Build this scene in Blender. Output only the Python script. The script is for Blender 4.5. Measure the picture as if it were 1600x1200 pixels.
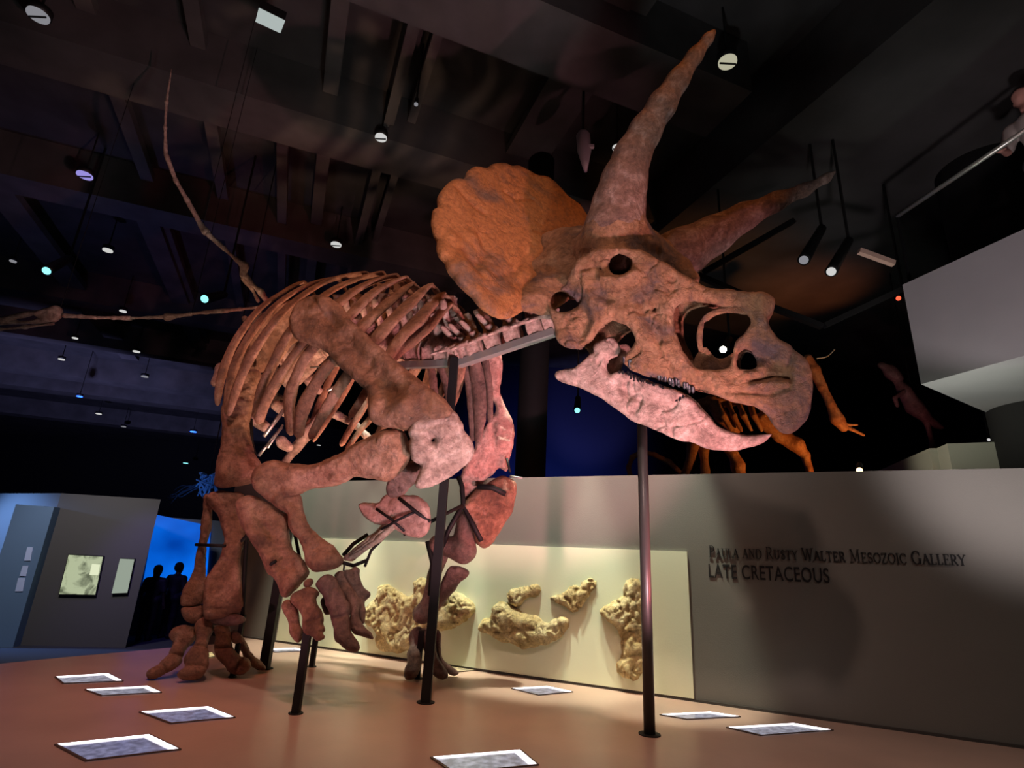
import bpy, math, random
import numpy as np
from mathutils import Vector, Matrix
for o in list(bpy.data.objects): bpy.data.objects.remove(o)
SC = bpy.context.scene; COL = SC.collection
random.seed(4)
# ------------------------------------------------------------------ camera
PITCH = math.radians(17.8); ROLL = math.radians(2.86); FPX = 865.0
F_ = np.array([0, math.cos(PITCH), math.sin(PITCH)]); R0 = np.array([1., 0, 0]); U0 = np.array([0, -math.sin(PITCH), math.cos(PITCH)])
R_ = math.cos(ROLL)*R0 + math.sin(ROLL)*U0
U_ = math.cos(ROLL)*U0 - math.sin(ROLL)*R0
CAM = np.array([0, 0, .9])
cd = bpy.data.cameras.new('camera'); cam = bpy.data.objects.new('camera', cd); COL.objects.link(cam)
cd.sensor_fit = 'HORIZONTAL'; cd.sensor_width = 36; cd.lens = FPX/1600*36; cd.clip_start = .05; cd.clip_end = 200
M = Matrix(((R_[0], U_[0], -F_[0], CAM[0]), (R_[1], U_[1], -F_[1], CAM[1]), (R_[2], U_[2], -F_[2], CAM[2]), (0, 0, 0, 1)))
cam.matrix_world = M; SC.camera = cam
# ------------------------------------------------------------------ view + world
SC.view_settings.view_transform = 'Standard'; SC.view_settings.look = 'None'
SC.view_settings.gamma = 1; SC.view_settings.use_curve_mapping = False; SC.view_settings.exposure = 0.0
w = bpy.data.worlds.new('world'); SC.world = w; w.use_nodes = True
w.node_tree.nodes['Background'].inputs[0].default_value = (.62, .56, .60, 1)
w.node_tree.nodes['Background'].inputs[1].default_value = .028
# ------------------------------------------------------------------ lights
def V(a): return Vector([float(x) for x in a])
def spot(name, loc, tgt, energy, color, size=60, blend=.6, radius=.08):
    l = bpy.data.lights.new(name, 'SPOT'); l.energy = energy; l.color = color
    l.spot_size = math.radians(size); l.spot_blend = blend; l.shadow_soft_size = radius
    o = bpy.data.objects.new(name, l); COL.objects.link(o); o.location = loc
    o.rotation_euler = (V(tgt)-V(loc)).to_track_quat('-Z', 'Y').to_euler(); return o
def area(name, loc, tgt, energy, color, sx, sy):
    l = bpy.data.lights.new(name, 'AREA'); l.energy = energy; l.color = color; l.shape = 'RECTANGLE'; l.size = sx; l.size_y = sy
    o = bpy.data.objects.new(name, l); COL.objects.link(o); o.location = loc
    o.rotation_euler = (V(tgt)-V(loc)).to_track_quat('-Z', 'Y').to_euler(); return o
PINK = (1, .40, .45); ORANGE = (1, .34, .08); RED = (1, .16, .15)
spot('pink_uplight', (1.5, 1.7, .12), (.1, 3.9, 2.1), 540, PINK, 60, .35, .04)
spot('pink_side_uplight', (-2.2, 2.2, .12), (-1.45, 4.1, .95), 65, PINK, 50, .6, .04)
spot('pink_horn_uplight', (2.7, 2.3, .12), (1.45, 3.8, 3.0), 190, PINK, 26, .5, .04)
spot('orange_spot_head', (2.4, 1.2, 6.3), (.6, 3.6, 2.9), 210, ORANGE, 44, .6, .06)
spot('orange_spot_body', (-2.9, 1.9, 6.3), (-1.6, 4.2, 1.8), 190, ORANGE, 46, .6, .06)
spot('warm_rib_fill', (-1.0, 4.3, .15), (-1.7, 4.9, 2.7), 420, (1, .58, .38), 48, .5, .05)  # added fill to brighten the rib cage inside; no lamp stands here
spot('pink_neck_fill', (2.3, 2.3, .5), (-.2, 4.0, 2.75), 130, PINK, 24, .5, .04)  # added fill that brightens the neck spines above the steel beam
spot('red_foreleg_spot', (2.2, 3.2, .25), (-.2, 4.6, 1.9), 330, RED, 36, .5, .05)
spot('platform_wash', (-.3, .2, 6.2), (-.5, 3.8, 0), 470, (1, .66, .56), 70, .9, .15)
spot('pink_platform_wash', (-3.6, 3.0, 6.2), (-3.0, 4.3, 0), 160, (1, .35, .55), 50, .9, .1)
# ------------------------------------------------------------------ pixel -> place
def ray(x, y): return F_*FPX + (x-800)*R_ + (600-y)*U_
def at(x, y, Y): d = ray(x, y); return CAM + d*(Y/d[1])
def gnd(x, y, z=0.): d = ray(x, y); return CAM + d*((z-CAM[2])/d[2])
def onpl(x, y, P, N): d = ray(x, y); return CAM + d*(((P-CAM)@N)/(d@N))
def prj(P):
    d = np.array(P)-CAM; c = d@F_; return 800+FPX*(d@R_)/c, 600-FPX*(d@U_)/c
def mpp(P): return float((np.array(P)-CAM)@F_)/FPX       # metres per pixel at P
def nrm(v): v = np.array(v, float); return v/np.linalg.norm(v)
ZUP = np.array([0, 0, 1.])
O_ = at(1003, 640, 3.6)
ab = math.radians(22.5); BA = np.array([math.cos(ab), -math.sin(ab), 0]); BW = np.array([BA[1], -BA[0], 0])   # body axis, body right side
def bod(x, y, q): return onpl(x, y, O_+BW*q, BW)
# ------------------------------------------------------------------ materials
def newmat(name):
    m = bpy.data.materials.new(name); m.use_nodes = True; nt = m.node_tree
    return m, nt, nt.nodes['Principled BSDF']
def flat(name, col, rough=.7, metal=0., bump=0., bscale=40., var=0.):
    m, nt, b = newmat(name); b.inputs['Roughness'].default_value = rough; b.inputs['Metallic'].default_value = metal
    b.inputs['Base Color'].default_value = (*col, 1)
    if bump or var:
        tc = nt.nodes.new('ShaderNodeTexCoord'); n = nt.nodes.new('ShaderNodeTexNoise'); n.inputs['Scale'].default_value = bscale; n.inputs['Detail'].default_value = 6
        nt.links.new(tc.outputs['Object'], n.inputs['Vector'])
        if bump:
            bp = nt.nodes.new('ShaderNodeBump'); bp.inputs['Strength'].default_value = bump; bp.inputs['Distance'].default_value = .01
            nt.links.new(n.outputs['Fac'], bp.inputs['Height']); nt.links.new(bp.outputs['Normal'], b.inputs['Normal'])
        if var:
            cr = nt.nodes.new('ShaderNodeValToRGB'); cr.color_ramp.elements[0].position = .3; cr.color_ramp.elements[1].position = .7
            cr.color_ramp.elements[0].color = (*[c*(1-var) for c in col], 1); cr.color_ramp.elements[1].color = (*[min(1, c*(1+var)) for c in col], 1)
            n2 = nt.nodes.new('ShaderNodeTexNoise'); n2.inputs['Scale'].default_value = 1.7; n2.inputs['Detail'].default_value = 5
            nt.links.new(tc.outputs['Object'], n2.inputs['Vector']); nt.links.new(n2.outputs['Fac'], cr.inputs['Fac']); nt.links.new(cr.outputs['Color'], b.inputs['Base Color'])
    return m
def emis(name, col, s):
    m, nt, b = newmat(name); b.inputs['Base Color'].default_value = (0, 0, 0, 1)
    b.inputs['Emission Color'].default_value = (*col, 1); b.inputs['Emission Strength'].default_value = s; return m
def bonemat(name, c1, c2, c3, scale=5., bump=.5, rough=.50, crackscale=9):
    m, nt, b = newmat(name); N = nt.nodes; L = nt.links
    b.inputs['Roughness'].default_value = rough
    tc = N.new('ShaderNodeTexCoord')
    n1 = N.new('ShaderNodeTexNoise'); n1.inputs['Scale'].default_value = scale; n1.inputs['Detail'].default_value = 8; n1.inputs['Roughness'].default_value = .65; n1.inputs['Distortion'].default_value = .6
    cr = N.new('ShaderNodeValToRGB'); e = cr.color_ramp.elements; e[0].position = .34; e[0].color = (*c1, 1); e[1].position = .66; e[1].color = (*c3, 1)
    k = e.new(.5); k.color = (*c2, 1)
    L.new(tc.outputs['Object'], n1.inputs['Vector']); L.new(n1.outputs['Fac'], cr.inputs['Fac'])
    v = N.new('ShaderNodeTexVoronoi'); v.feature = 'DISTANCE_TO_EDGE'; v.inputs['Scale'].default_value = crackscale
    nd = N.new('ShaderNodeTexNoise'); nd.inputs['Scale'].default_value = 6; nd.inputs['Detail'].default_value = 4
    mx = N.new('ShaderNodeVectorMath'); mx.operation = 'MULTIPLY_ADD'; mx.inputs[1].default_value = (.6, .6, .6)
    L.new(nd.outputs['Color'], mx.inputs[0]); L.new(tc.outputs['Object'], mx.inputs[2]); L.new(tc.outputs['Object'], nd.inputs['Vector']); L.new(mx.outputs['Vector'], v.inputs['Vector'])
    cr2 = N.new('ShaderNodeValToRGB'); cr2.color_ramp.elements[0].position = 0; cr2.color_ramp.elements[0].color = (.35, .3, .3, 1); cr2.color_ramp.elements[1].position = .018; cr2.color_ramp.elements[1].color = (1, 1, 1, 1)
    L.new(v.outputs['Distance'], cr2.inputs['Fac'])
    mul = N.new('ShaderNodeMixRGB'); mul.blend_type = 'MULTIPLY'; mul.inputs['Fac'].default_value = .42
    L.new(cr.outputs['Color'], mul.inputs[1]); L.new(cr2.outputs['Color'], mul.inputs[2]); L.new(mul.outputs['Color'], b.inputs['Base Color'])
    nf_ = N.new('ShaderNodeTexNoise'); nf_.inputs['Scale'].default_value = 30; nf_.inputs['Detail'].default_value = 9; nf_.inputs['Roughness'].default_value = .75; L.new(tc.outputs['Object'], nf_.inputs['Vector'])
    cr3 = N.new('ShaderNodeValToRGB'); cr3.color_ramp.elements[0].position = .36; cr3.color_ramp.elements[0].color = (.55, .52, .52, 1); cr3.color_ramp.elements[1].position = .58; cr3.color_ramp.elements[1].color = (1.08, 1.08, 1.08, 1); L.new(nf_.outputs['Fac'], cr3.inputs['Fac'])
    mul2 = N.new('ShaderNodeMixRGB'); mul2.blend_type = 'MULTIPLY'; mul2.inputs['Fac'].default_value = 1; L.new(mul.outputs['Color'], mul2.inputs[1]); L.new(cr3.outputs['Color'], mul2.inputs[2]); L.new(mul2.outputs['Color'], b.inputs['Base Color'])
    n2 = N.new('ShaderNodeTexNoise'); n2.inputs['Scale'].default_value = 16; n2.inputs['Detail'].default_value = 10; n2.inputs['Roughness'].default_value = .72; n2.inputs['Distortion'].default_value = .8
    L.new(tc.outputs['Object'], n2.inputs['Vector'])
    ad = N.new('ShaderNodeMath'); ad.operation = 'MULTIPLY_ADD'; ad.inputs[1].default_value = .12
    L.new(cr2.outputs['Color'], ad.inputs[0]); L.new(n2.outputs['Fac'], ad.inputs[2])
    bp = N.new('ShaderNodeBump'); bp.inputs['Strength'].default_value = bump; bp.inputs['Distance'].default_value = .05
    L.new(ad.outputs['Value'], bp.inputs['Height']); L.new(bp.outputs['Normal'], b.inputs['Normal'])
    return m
MB = bonemat('bone_brown', (.14, .066, .042), (.31, .15, .09), (.48, .27, .19), 4, .65, .45)
MS = bonemat('bone_skull', (.11, .075, .075), (.31, .155, .075), (.44, .25, .15), 3.4, .9, .6, 7)
MF = bonemat('bone_frill', (.14, .08, .055), (.34, .135, .04), (.38, .155, .05), 2.6, .5, .65, 3)
MH = bonemat('bone_horn', (.16, .095, .08), (.28, .165, .13), (.46, .33, .29), 9, .9)
MP = bonemat('bone_pale', (.27, .17, .14), (.46, .31, .26), (.62, .45, .39), 7, .7)
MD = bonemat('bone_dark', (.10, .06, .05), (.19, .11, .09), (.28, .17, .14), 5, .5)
MFAR = bonemat('bone_far', (.30, .12, .06), (.42, .2, .11), (.5, .3, .2), 5, .4)
MST = flat('black_steel', (.008, .008, .009), .6, 0)
MST.node_tree.nodes['Principled BSDF'].inputs['Specular IOR Level'].default_value = .25
MSG = flat('grey_steel', (.30, .31, .30), .45, .5, .15, 30)
# ------------------------------------------------------------------ object helpers
def obj(name, verts, faces, mat, parent=None, smooth=True, mats=None, fm=None):
    me = bpy.data.meshes.new(name); me.from_pydata([tuple(map(float, v)) for v in verts], [], faces)
    if mat: me.materials.append(mat)
    if mats:
        for q in mats: me.materials.append(q)
    if fm is not None: me.polygons.foreach_set('material_index', fm)
    if smooth: me.polygons.foreach_set('use_smooth', [True]*len(me.polygons))
    me.update(); o = bpy.data.objects.new(name, me); COL.objects.link(o)
    if parent: o.parent = parent; o.matrix_parent_inverse = parent_inv(parent)
    return o
def parent_inv(p): return world(p).inverted()
def world(o):
    m = Matrix.LocRotScale(o.location, o.rotation_euler, o.scale)
    if o.parent: m = world(o.parent) @ o.matrix_parent_inverse @ m
    return m
def thing(name, label, cat, loc=(0, 0, 0), group=None):
    o = bpy.data.objects.new(name, None); COL.objects.link(o); o.location = [float(x) for x in loc]; o.empty_display_size = .1
    o['label'] = label; o['category'] = cat
    if group: o['group'] = group
    return o
def tag(o, label, cat, group=None):
    o['label'] = label; o['category'] = cat
    if group: o['group'] = group
    return o
def struct(o): o['kind'] = 'structure'; return o
class MBd:                                            # collects simple solids into one mesh
    def __init__(s): s.v = []; s.f = []
    def add(s, v, f):
        n = len(s.v); s.v += [tuple(map(float, q)) for q in v]; s.f += [tuple(i+n for i in q) for q in f]; return s
    def box(s, c, ex, ey, ez, hx, hy, hz):
        c, ex, ey, ez = map(np.array, (c, ex, ey, ez)); v = []
        for sx in (-1, 1):
            for sy in (-1, 1):
                for sz in (-1, 1): v.append(c+ex*hx*sx+ey*hy*sy+ez*hz*sz)
        f = [(0, 1, 3, 2), (4, 6, 7, 5), (0, 4, 5, 1), (2, 3, 7, 6), (0, 2, 6, 4), (1, 5, 7, 3)]
        if np.dot(np.cross(ex, ey), ez) < 0: f = [q[::-1] for q in f]
        return s.add(v, f)
    def bar(s, a, b, hw, hh=None, up=ZUP):
        a, b = np.array(a, float), np.array(b, float); d = nrm(b-a); up = np.array(up, float)
        if abs(d@up) > .97: up = np.array([0, 1., 0])
        x = nrm(np.cross(d, up)); y = np.cross(x, d); hh = hh or hw
        return s.box((a+b)/2, d, x, y, np.linalg.norm(b-a)/2, hw, hh)
    def tube(s, pts, rad, n=12, cap=True):
        pts = [np.array(p, float) for p in pts]; rad = rad if hasattr(rad, '__len__') else [rad]*len(pts)
        u = None; vv = []; ff = []
        for i, p in enumerate(pts):
            d = nrm(pts[min(i+1, len(pts)-1)]-pts[max(i-1, 0)])
            if u is None: u = nrm(np.cross(d, ZUP if abs(d[2]) < .9 else np.array([0, 1., 0])))
            u = nrm(u-d*(u@d)); w2 = np.cross(d, u)
            for k in range(n): a = 2*math.pi*k/n; vv.append(p+rad[i]*(math.cos(a)*u+math.sin(a)*w2))
        for i in range(len(pts)-1):
            for k in range(n): ff.append((i*n+k, i*n+(k+1) % n, (i+1)*n+(k+1) % n, (i+1)*n+k))
        if cap: ff.append(tuple(range(n))[::-1]); ff.append(tuple((len(pts)-1)*n+k for k in range(n)))
        return s.add(vv, ff)
    def prism(s, poly, d):                            # poly: 3D loop, d: extrusion vector
        n = len(poly); v = [np.array(p) for p in poly]+[np.array(p)+d for p in poly]
        return s.add(v, [tuple(range(n))[::-1], tuple(range(n, 2*n))]+[(i, (i+1) % n, n+(i+1) % n, n+i) for i in range(n)])
    def build(s, name, mat, parent=None, smooth=False, bevel=0):
        o = obj(name, s.v, s.f, mat, parent, smooth)
        if bevel: b = o.modifiers.new('bevel', 'BEVEL'); b.width = bevel; b.segments = 2; b.limit_method = 'ANGLE'
        return o
def catmull(P, n):
    P = np.array(P, float); out = []; m = len(P)-1
    for t in np.linspace(0, m, n):
        i = min(int(t), m-1); u = t-i; p0 = P[max(i-1, 0)]; p1 = P[i]; p2 = P[i+1]; p3 = P[min(i+2, m)]
        out.append(.5*((2*p1)+(-p0+p2)*u+(2*p0-5*p1+4*p2-p3)*u*u+(-p0+3*p1-3*p2+p3)*u**3))
    return np.array(out)
# ------------------------------------------------------------------ implicit surfaces
def nets(f, org, h, ax):
    nx, ny, nz = f.shape; ins = f < 0
    c = np.zeros((nx-1, ny-1, nz-1), np.int8); offs = [(i, j, k) for i in (0, 1) for j in (0, 1) for k in (0, 1)]
    for (i, j, k) in offs: c += ins[i:nx-1+i, j:ny-1+j, k:nz-1+k]
    act = (c > 0) & (c < 8); I = np.argwhere(act)
    if len(I) == 0: return [], []
    vals = {o: f[I[:, 0]+o[0], I[:, 1]+o[1], I[:, 2]+o[2]] for o in offs}
    acc = np.zeros((len(I), 3)); cnt = np.zeros(len(I))
    for o in offs:
        for a in range(3):
            if o[a] == 0:
                o2 = list(o); o2[a] = 1; o2 = tuple(o2); va, vb = vals[o], vals[o2]; cr = (va < 0) != (vb < 0)
                t = np.where(cr, va/np.where(va == vb, 1, va-vb), 0); p = np.array(o, float)[None, :].repeat(len(I), 0); p[:, a] += t
                acc += p*cr[:, None]; cnt += cr
    loc = I+acc/cnt[:, None]
    verts = org + h*(loc[:, 0:1]*ax[0]+loc[:, 1:2]*ax[1]+loc[:, 2:3]*ax[2])
    idx = -np.ones(act.shape, np.int64); idx[act] = np.arange(len(I)); Q = []
    for a in range(3):
        b, c2 = (a+1) % 3, (a+2) % 3; sl0 = [slice(None)]*3; sl1 = [slice(None)]*3; sl0[a] = slice(0, -1); sl1[a] = slice(1, None)
        A = ins[tuple(sl0)]; B = ins[tuple(sl1)]; E = np.argwhere(A != B); E = E[(E[:, b] > 0) & (E[:, c2] > 0) & (E[:, b] < f.shape[b]-1) & (E[:, c2] < f.shape[c2]-1)]
        db = np.zeros(3, int); db[b] = 1; dc = np.zeros(3, int); dc[c2] = 1
        g = lambda X: idx[X[:, 0], X[:, 1], X[:, 2]]
        q = np.stack([g(E-db-dc), g(E-dc), g(E), g(E-db)], 1); fl = ~A[E[:, 0], E[:, 1], E[:, 2]]
        q[fl] = q[fl][:, ::-1]; Q.append(q)
    Q = np.concatenate(Q); Q = Q[(Q >= 0).all(1)]
    return verts, [tuple(r) for r in Q.tolist()]
def noise3(P, fr, seed, octv=3):
    rg = np.random.RandomState(seed); out = 0; amp = 1.; tot = 0
    for o in range(octv):
        s = 0
        for k in range(5):
            d = rg.normal(size=3); d /= np.linalg.norm(d); d *= fr*(.7+.6*rg.rand()); ph = rg.rand()*6.28
            d2 = rg.normal(size=3)*fr*.6; s = s+np.sin(P@d+ph+1.5*np.sin(P@d2+rg.rand()*6.28))
        out = out+amp*s/2.2; tot += amp; amp *= .5; fr *= 2.1
    return out/tot
def poly_sdf(X, Y, poly):
    P = np.array(poly, float); d = np.full(X.shape, 1e9); sgn = np.zeros(X.shape, bool); n = len(P)
    for i in range(n):
        a = P[i]; b = P[(i+1) % n]; e = b-a; L = e@e+1e-12
        t = np.clip(((X-a[0])*e[0]+(Y-a[1])*e[1])/L, 0, 1)
        d = np.minimum(d, (X-a[0]-t*e[0])**2+(Y-a[1]-t*e[1])**2)
        if a[1] != b[1]:
            c = ((a[1] > Y) != (b[1] > Y)) & (X < (b[0]-a[0])*(Y-a[1])/(b[1]-a[1])+a[0]); sgn ^= c
    d = np.sqrt(d); return np.where(sgn, -d, d)
def line_d(X, Y, pts):
    d = np.full(X.shape, 1e9)
    for a, b in zip(pts[:-1], pts[1:]):
        a = np.array(a); b = np.array(b); e = b-a; t = np.clip(((X-a[0])*e[0]+(Y-a[1])*e[1])/(e@e+1e-12), 0, 1)
        d = np.minimum(d, (X-a[0]-t*e[0])**2+(Y-a[1]-t*e[1])**2)
    return np.sqrt(d)
def smoothpoly(P, k=3):
    P = np.array(P, float); n = len(P); out = []
    for i in range(n):
        p0, p1, p2, p3 = P[i-1], P[i], P[(i+1) % n], P[(i+2) % n]
        for u in np.linspace(0, 1, k, endpoint=False):
            out.append(.5*((2*p1)+(-p0+p2)*u+(2*p0-5*p1+4*p2-p3)*u*u+(-p0+3*p1-3*p2+p3)*u**3))
    return np.array(out)
SEED = [10]
def slabbone(name, poly, a, b, T, mat, parent=None, R=None, h=.011, ns=.008, nf=24, bumps=(), grooves=(), holes=(), curve=0., NO=None, crease=.0075):
    """solid bone whose outline runs through the given places: a,b = two points on its middle plane (along the bone)"""
    a, b = np.array(a, float), np.array(b, float); mid = (a+b)/2; e1 = nrm(b-a); vd = nrm(mid-CAM)
    e2 = nrm(np.cross(vd, e1)); N = np.cross(e1, e2); SEED[0] += 1
    if NO is not None: N = nrm(NO); e1 = nrm(ZUP-N*N[2]); e2 = np.cross(N, e1)
    to2 = lambda p: (lambda P: ((P-a)@e1, (P-a)@e2))(onpl(p[0], p[1], a, N))
    P2 = smoothpoly([to2(p) for p in poly]); R = (R or T*1.15)*(.65 if NO is None else 1)
    lo = P2.min(0)-3*h; hi = P2.max(0)+3*h; xs = np.arange(lo[0], hi[0], h); ys = np.arange(lo[1], hi[1], h)
    X, Y = np.meshgrid(xs, ys, indexing='ij'); d2 = poly_sdf(X, Y, P2)
    for q in holes:
        d2 = np.maximum(d2, -poly_sdf(X, Y, [to2(p) for p in q]))
    wob = noise3(np.stack([X, Y, X*0], -1), 25, SEED[0]*3, 2)*ns*.5; d2 = d2+wob
    t = np.clip(-d2/R, 0, 1); d2 = d2-.005; t = np.clip(-d2/R, 0, 1); hh = T*np.sqrt(np.clip(1-(1-t)**2, 0, 1))
    ms = mpp(mid)
    for (px, py, rp, am) in bumps:
        c = to2((px, py)); hh = hh+am*np.exp(-((X-c[0])**2+(Y-c[1])**2)/(rp*ms)**2)*(d2 < 0)
    for (pts, rp, am) in grooves:
        hh = hh-am*np.exp(-(line_d(X, Y, [to2(p) for p in pts])/(rp*ms))**2)*(d2 < 0)
    QQ = np.stack([X, Y, X*0], -1); hh = hh*(1+.10*noise3(QQ, 15, SEED[0]*3+1, 3))
    cre = np.exp(-(noise3(QQ, 17, SEED[0]*3+2, 3)/.09)**2)-.3; hh = hh-crease*cre*np.clip(-d2/.02, 0, 1)
    hh = np.maximum(hh, .004*(d2 < 0))
    wm = T*1.3+max([0]+[q[3] for q in bumps])+3*h+abs(curve)*.9; zs = np.arange(-wm, wm, h); Z = zs[None, None, :]
    cc = P2.mean(0); cv = (curve*((X-cc[0])**2+(Y-cc[1])**2))[:, :, None]
    f = np.where((d2 < 0)[:, :, None], np.maximum(np.abs(Z-cv)-hh[:, :, None], d2[:, :, None]), np.sqrt(d2[:, :, None]**2+(Z-cv)**2))
    P = a+X[:, :, None, None]*e1+Y[:, :, None, None]*e2+zs[None, None, :, None]*N
    f = f+noise3(P, nf, SEED[0], 4)*ns
    org = a+lo[0]*e1+lo[1]*e2-wm*N
    v, q = nets(f, org, h, (e1, e2, N))
    return obj(name, v, q, mat, parent)
def chain_sdf(P, segs, k=.02):
    f = None
    for (a, ra, b, rb) in segs:
        e = b-a; t = np.clip(((P-a)@e)/(e@e+1e-12), 0, 1); d = np.linalg.norm(P-a-t[..., None]*e, axis=-1)-(ra+(rb-ra)*t)
        if f is None: f = d
        else: hq = np.clip(.5+.5*(d-f)/k, 0, 1); f = d+(f-d)*hq-k*hq*(1-hq)
    return f
def chainbone(name, segs, mat, parent=None, h=.012, k=.03, ns=.006, nf=14, cuts=()):
    SEED[0] += 1; pts = np.array([p for s in segs for p in (s[0], s[2])]); rm = max(max(s[1], s[3]) for s in segs)+3*h+ns
    lo = pts.min(0)-rm; hi = pts.max(0)+rm
    g = [np.arange(lo[i], hi[i], h) for i in range(3)]; X = np.stack(np.meshgrid(*g, indexing='ij'), -1)
    f = chain_sdf(X, segs, k)+noise3(X, nf, SEED[0], 3)*ns
    for (a, ra, b, rb) in cuts: f = np.maximum(f, -chain_sdf(X, [(a, ra, b, rb)]))
    v, q = nets(f, lo, h, np.eye(3)); return obj(name, v, q, mat, parent)
def pxchain(pts):                                     # [(px,py,Y,halfwidth px)] -> segments
    P = [(at(x, y, Y), r) for x, y, Y, r in pts]; P = [(p, r*mpp(p)) for p, r in P]
    return [(P[i][0], P[i][1], P[i+1][0], P[i+1][1]) for i in range(len(P)-1)]
def qchain(pts):                                      # [(px,py,q,halfwidth px)] on planes beside the body's middle
    P = [(bod(x, y, q), r) for x, y, q, r in pts]; P = [(p, r*mpp(p)) for p, r in P]
    return [(P[i][0], P[i][1], P[i+1][0], P[i+1][1]) for i in range(len(P)-1)]
# ================================================================== THE SETTING
FZ = -1.05
m_plat = flat('platform_paint', (.50, .335, .26), .30, 0, .06, 60, .12)
m_carpet = flat('dark_carpet', (.02, .022, .035), .9, 0, .3, 120)
m_wall = flat('grey_wall', (.17, .165, .145), .8, 0, .12, 150, .05)
m_pale = flat('pale_panel', (.74, .79, .58), .75, 0, .05, 80)
m_ceil = flat('ceiling_black', (.040, .039, .040), .85, 0, .2, 8, .35)
m_beam = flat('beam_black', (.066, .063, .062), .8, 0, .1, 20, .3)
m_mezz = flat('mezzanine_grey', (.42, .40, .42), .8, 0, .08, 90, .05)
m_black = flat('matte_black', (.006, .006, .007), .8)
m_navy = flat('navy_wall', (.012, .014, .05), .8)
# platform: a raised slab with a curved far left edge
edge = [gnd(x, y) for x, y in ((-420, 1085), (-200, 1062), (0, 1037), (100, 1027), (200, 1018), (300, 1009), (360, 1005))]
Wp = gnd(1085, 1096); WD = nrm(gnd(1600, 1165)-gnd(500, 1010)); WD = nrm(WD*[1, 1, 0]); WN = np.array([WD[1], -WD[0], 0]); WN = WN if WN[1] < 0 else -WN
wc = lambda x, y, off=0.: onpl(x, y, Wp+WN*off, WN)             # a place on the wall face
ws = lambda P: float((P-Wp)@WD)
sL = ws(wc(318, 1008)); sR = ws(wc(1600, 1165))+3.2; zT = float(wc(1085, 741)[2])
wl = Wp+WD*sL; wr = Wp+WD*sR
poly = [(*e[:2], 0) for e in edge]+[(*(wl-WN*.3)[:2], 0), (*(wr-WN*.3)[:2], 0), (wr[0]+.5, .6, 0), (-5.2, .6, 0)]
struct(MBd().prism([(p[0], p[1], FZ) for p in poly][::-1], np.array([0, 0, -FZ])).build('floor_platform', m_plat))
struct(MBd().box((0, 9, FZ-.05), (1, 0, 0), (0, 1, 0), ZUP, 45, 30, .05).build('floor', m_carpet))
# long grey gallery wall
mid = lambda s0, s1, z0, z1, off, th: (Wp+WD*(s0+s1)/2+WN*(off-th/2)+ZUP*(z0+z1)/2)
def wbox(mb, s0, s1, z0, z1, off, th): return mb.box(mid(s0, s1, z0, z1, off, th), WD, -WN, ZUP, (s1-s0)/2, th/2, (z1-z0)/2)
struct(wbox(MBd(), sL, sR, FZ, zT, 0, .35).build('wall_gallery', m_wall))
s0 = ws(wc(433, 1003)); s1 = ws(wc(1085, 1096)); z1 = float(wc(1077, 862)[2])
struct(wbox(MBd(), s0, s1, .02, z1, .02, .02).build('trim_1', m_pale))
for i, (sx, e) in enumerate(((s0+.5, 520), (s0+1.6, 540), (s1-1.2, 520), (s1-.3, 420))):
    P = Wp+WD*sx+ZUP*(z1-.45); spot('niche_spot', Wp+WD*(sx-.2)+WN*.68+ZUP*4.2, P, e*1.75, (.97, 1, .80), 28, .55, .05)
spot('wall_wash', (3.4, .6, 5.6), Wp+WD*2.4+ZUP*.7, 130, (1, .95, .88), 75, .9, .2)
# platform / wall joint strip
struct(MBd().bar(Wp+WD*sL+WN*.01+ZUP*.008, Wp+WD*sR+WN*.01+ZUP*.008, .008, .008).build('trim_2', flat('joint', (.05, .045, .04), .8)))
# ------------------------------------------------------------------ lettering on the wall
m_txt = flat('black_lettering', (.006, .006, .007), .6)
def wallpt(s, z, off=.004): return Wp+WD*s+WN*off+ZUP*z
def sansline(text, x0, y0, x1, y1, capz):
    a, b = wc(x0, y0), wc(x1, y1); sa, sb = ws(a), ws(b)
    cu = bpy.data.curves.new('t', 'FONT'); cu.body = text; cu.size = 1; cu.extrude = .02; cu.offset = .008; cu.space_character = 1.06
    ob = bpy.data.objects.new('t', cu); COL.objects.link(ob); dg = bpy.context.evaluated_depsgraph_get(); dg.update()
    me = bpy.data.meshes.new_from_object(ob.evaluated_get(dg)); bpy.data.objects.remove(ob)
    n = len(me.vertices); co = np.zeros(n*3); me.vertices.foreach_get('co', co); co = co.reshape(-1, 3)
    co[:, 0] -= co[:, 0].min(); W0 = co[:, 0].max(); H0 = .69; z0 = a[2]; z1_ = b[2]
    out = np.array([wallpt(sa+(sb-sa)*x/W0, z0+(z1_-z0)*x/W0+capz*y/H0, .004+z*.08) for x, y, z in co]); me.vertices.foreach_set('co', out.ravel()); me.update()
    me.materials.clear(); me.materials.append(m_txt); o = bpy.data.objects.new('wall_lettering', me); COL.objects.link(o); return o
tag(sansline('LATE CRETACEOUS', 1108, 902, 1297, 911, .098), 'black sans-serif lettering LATE CRETACEOUS on the grey wall', 'lettering')
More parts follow.
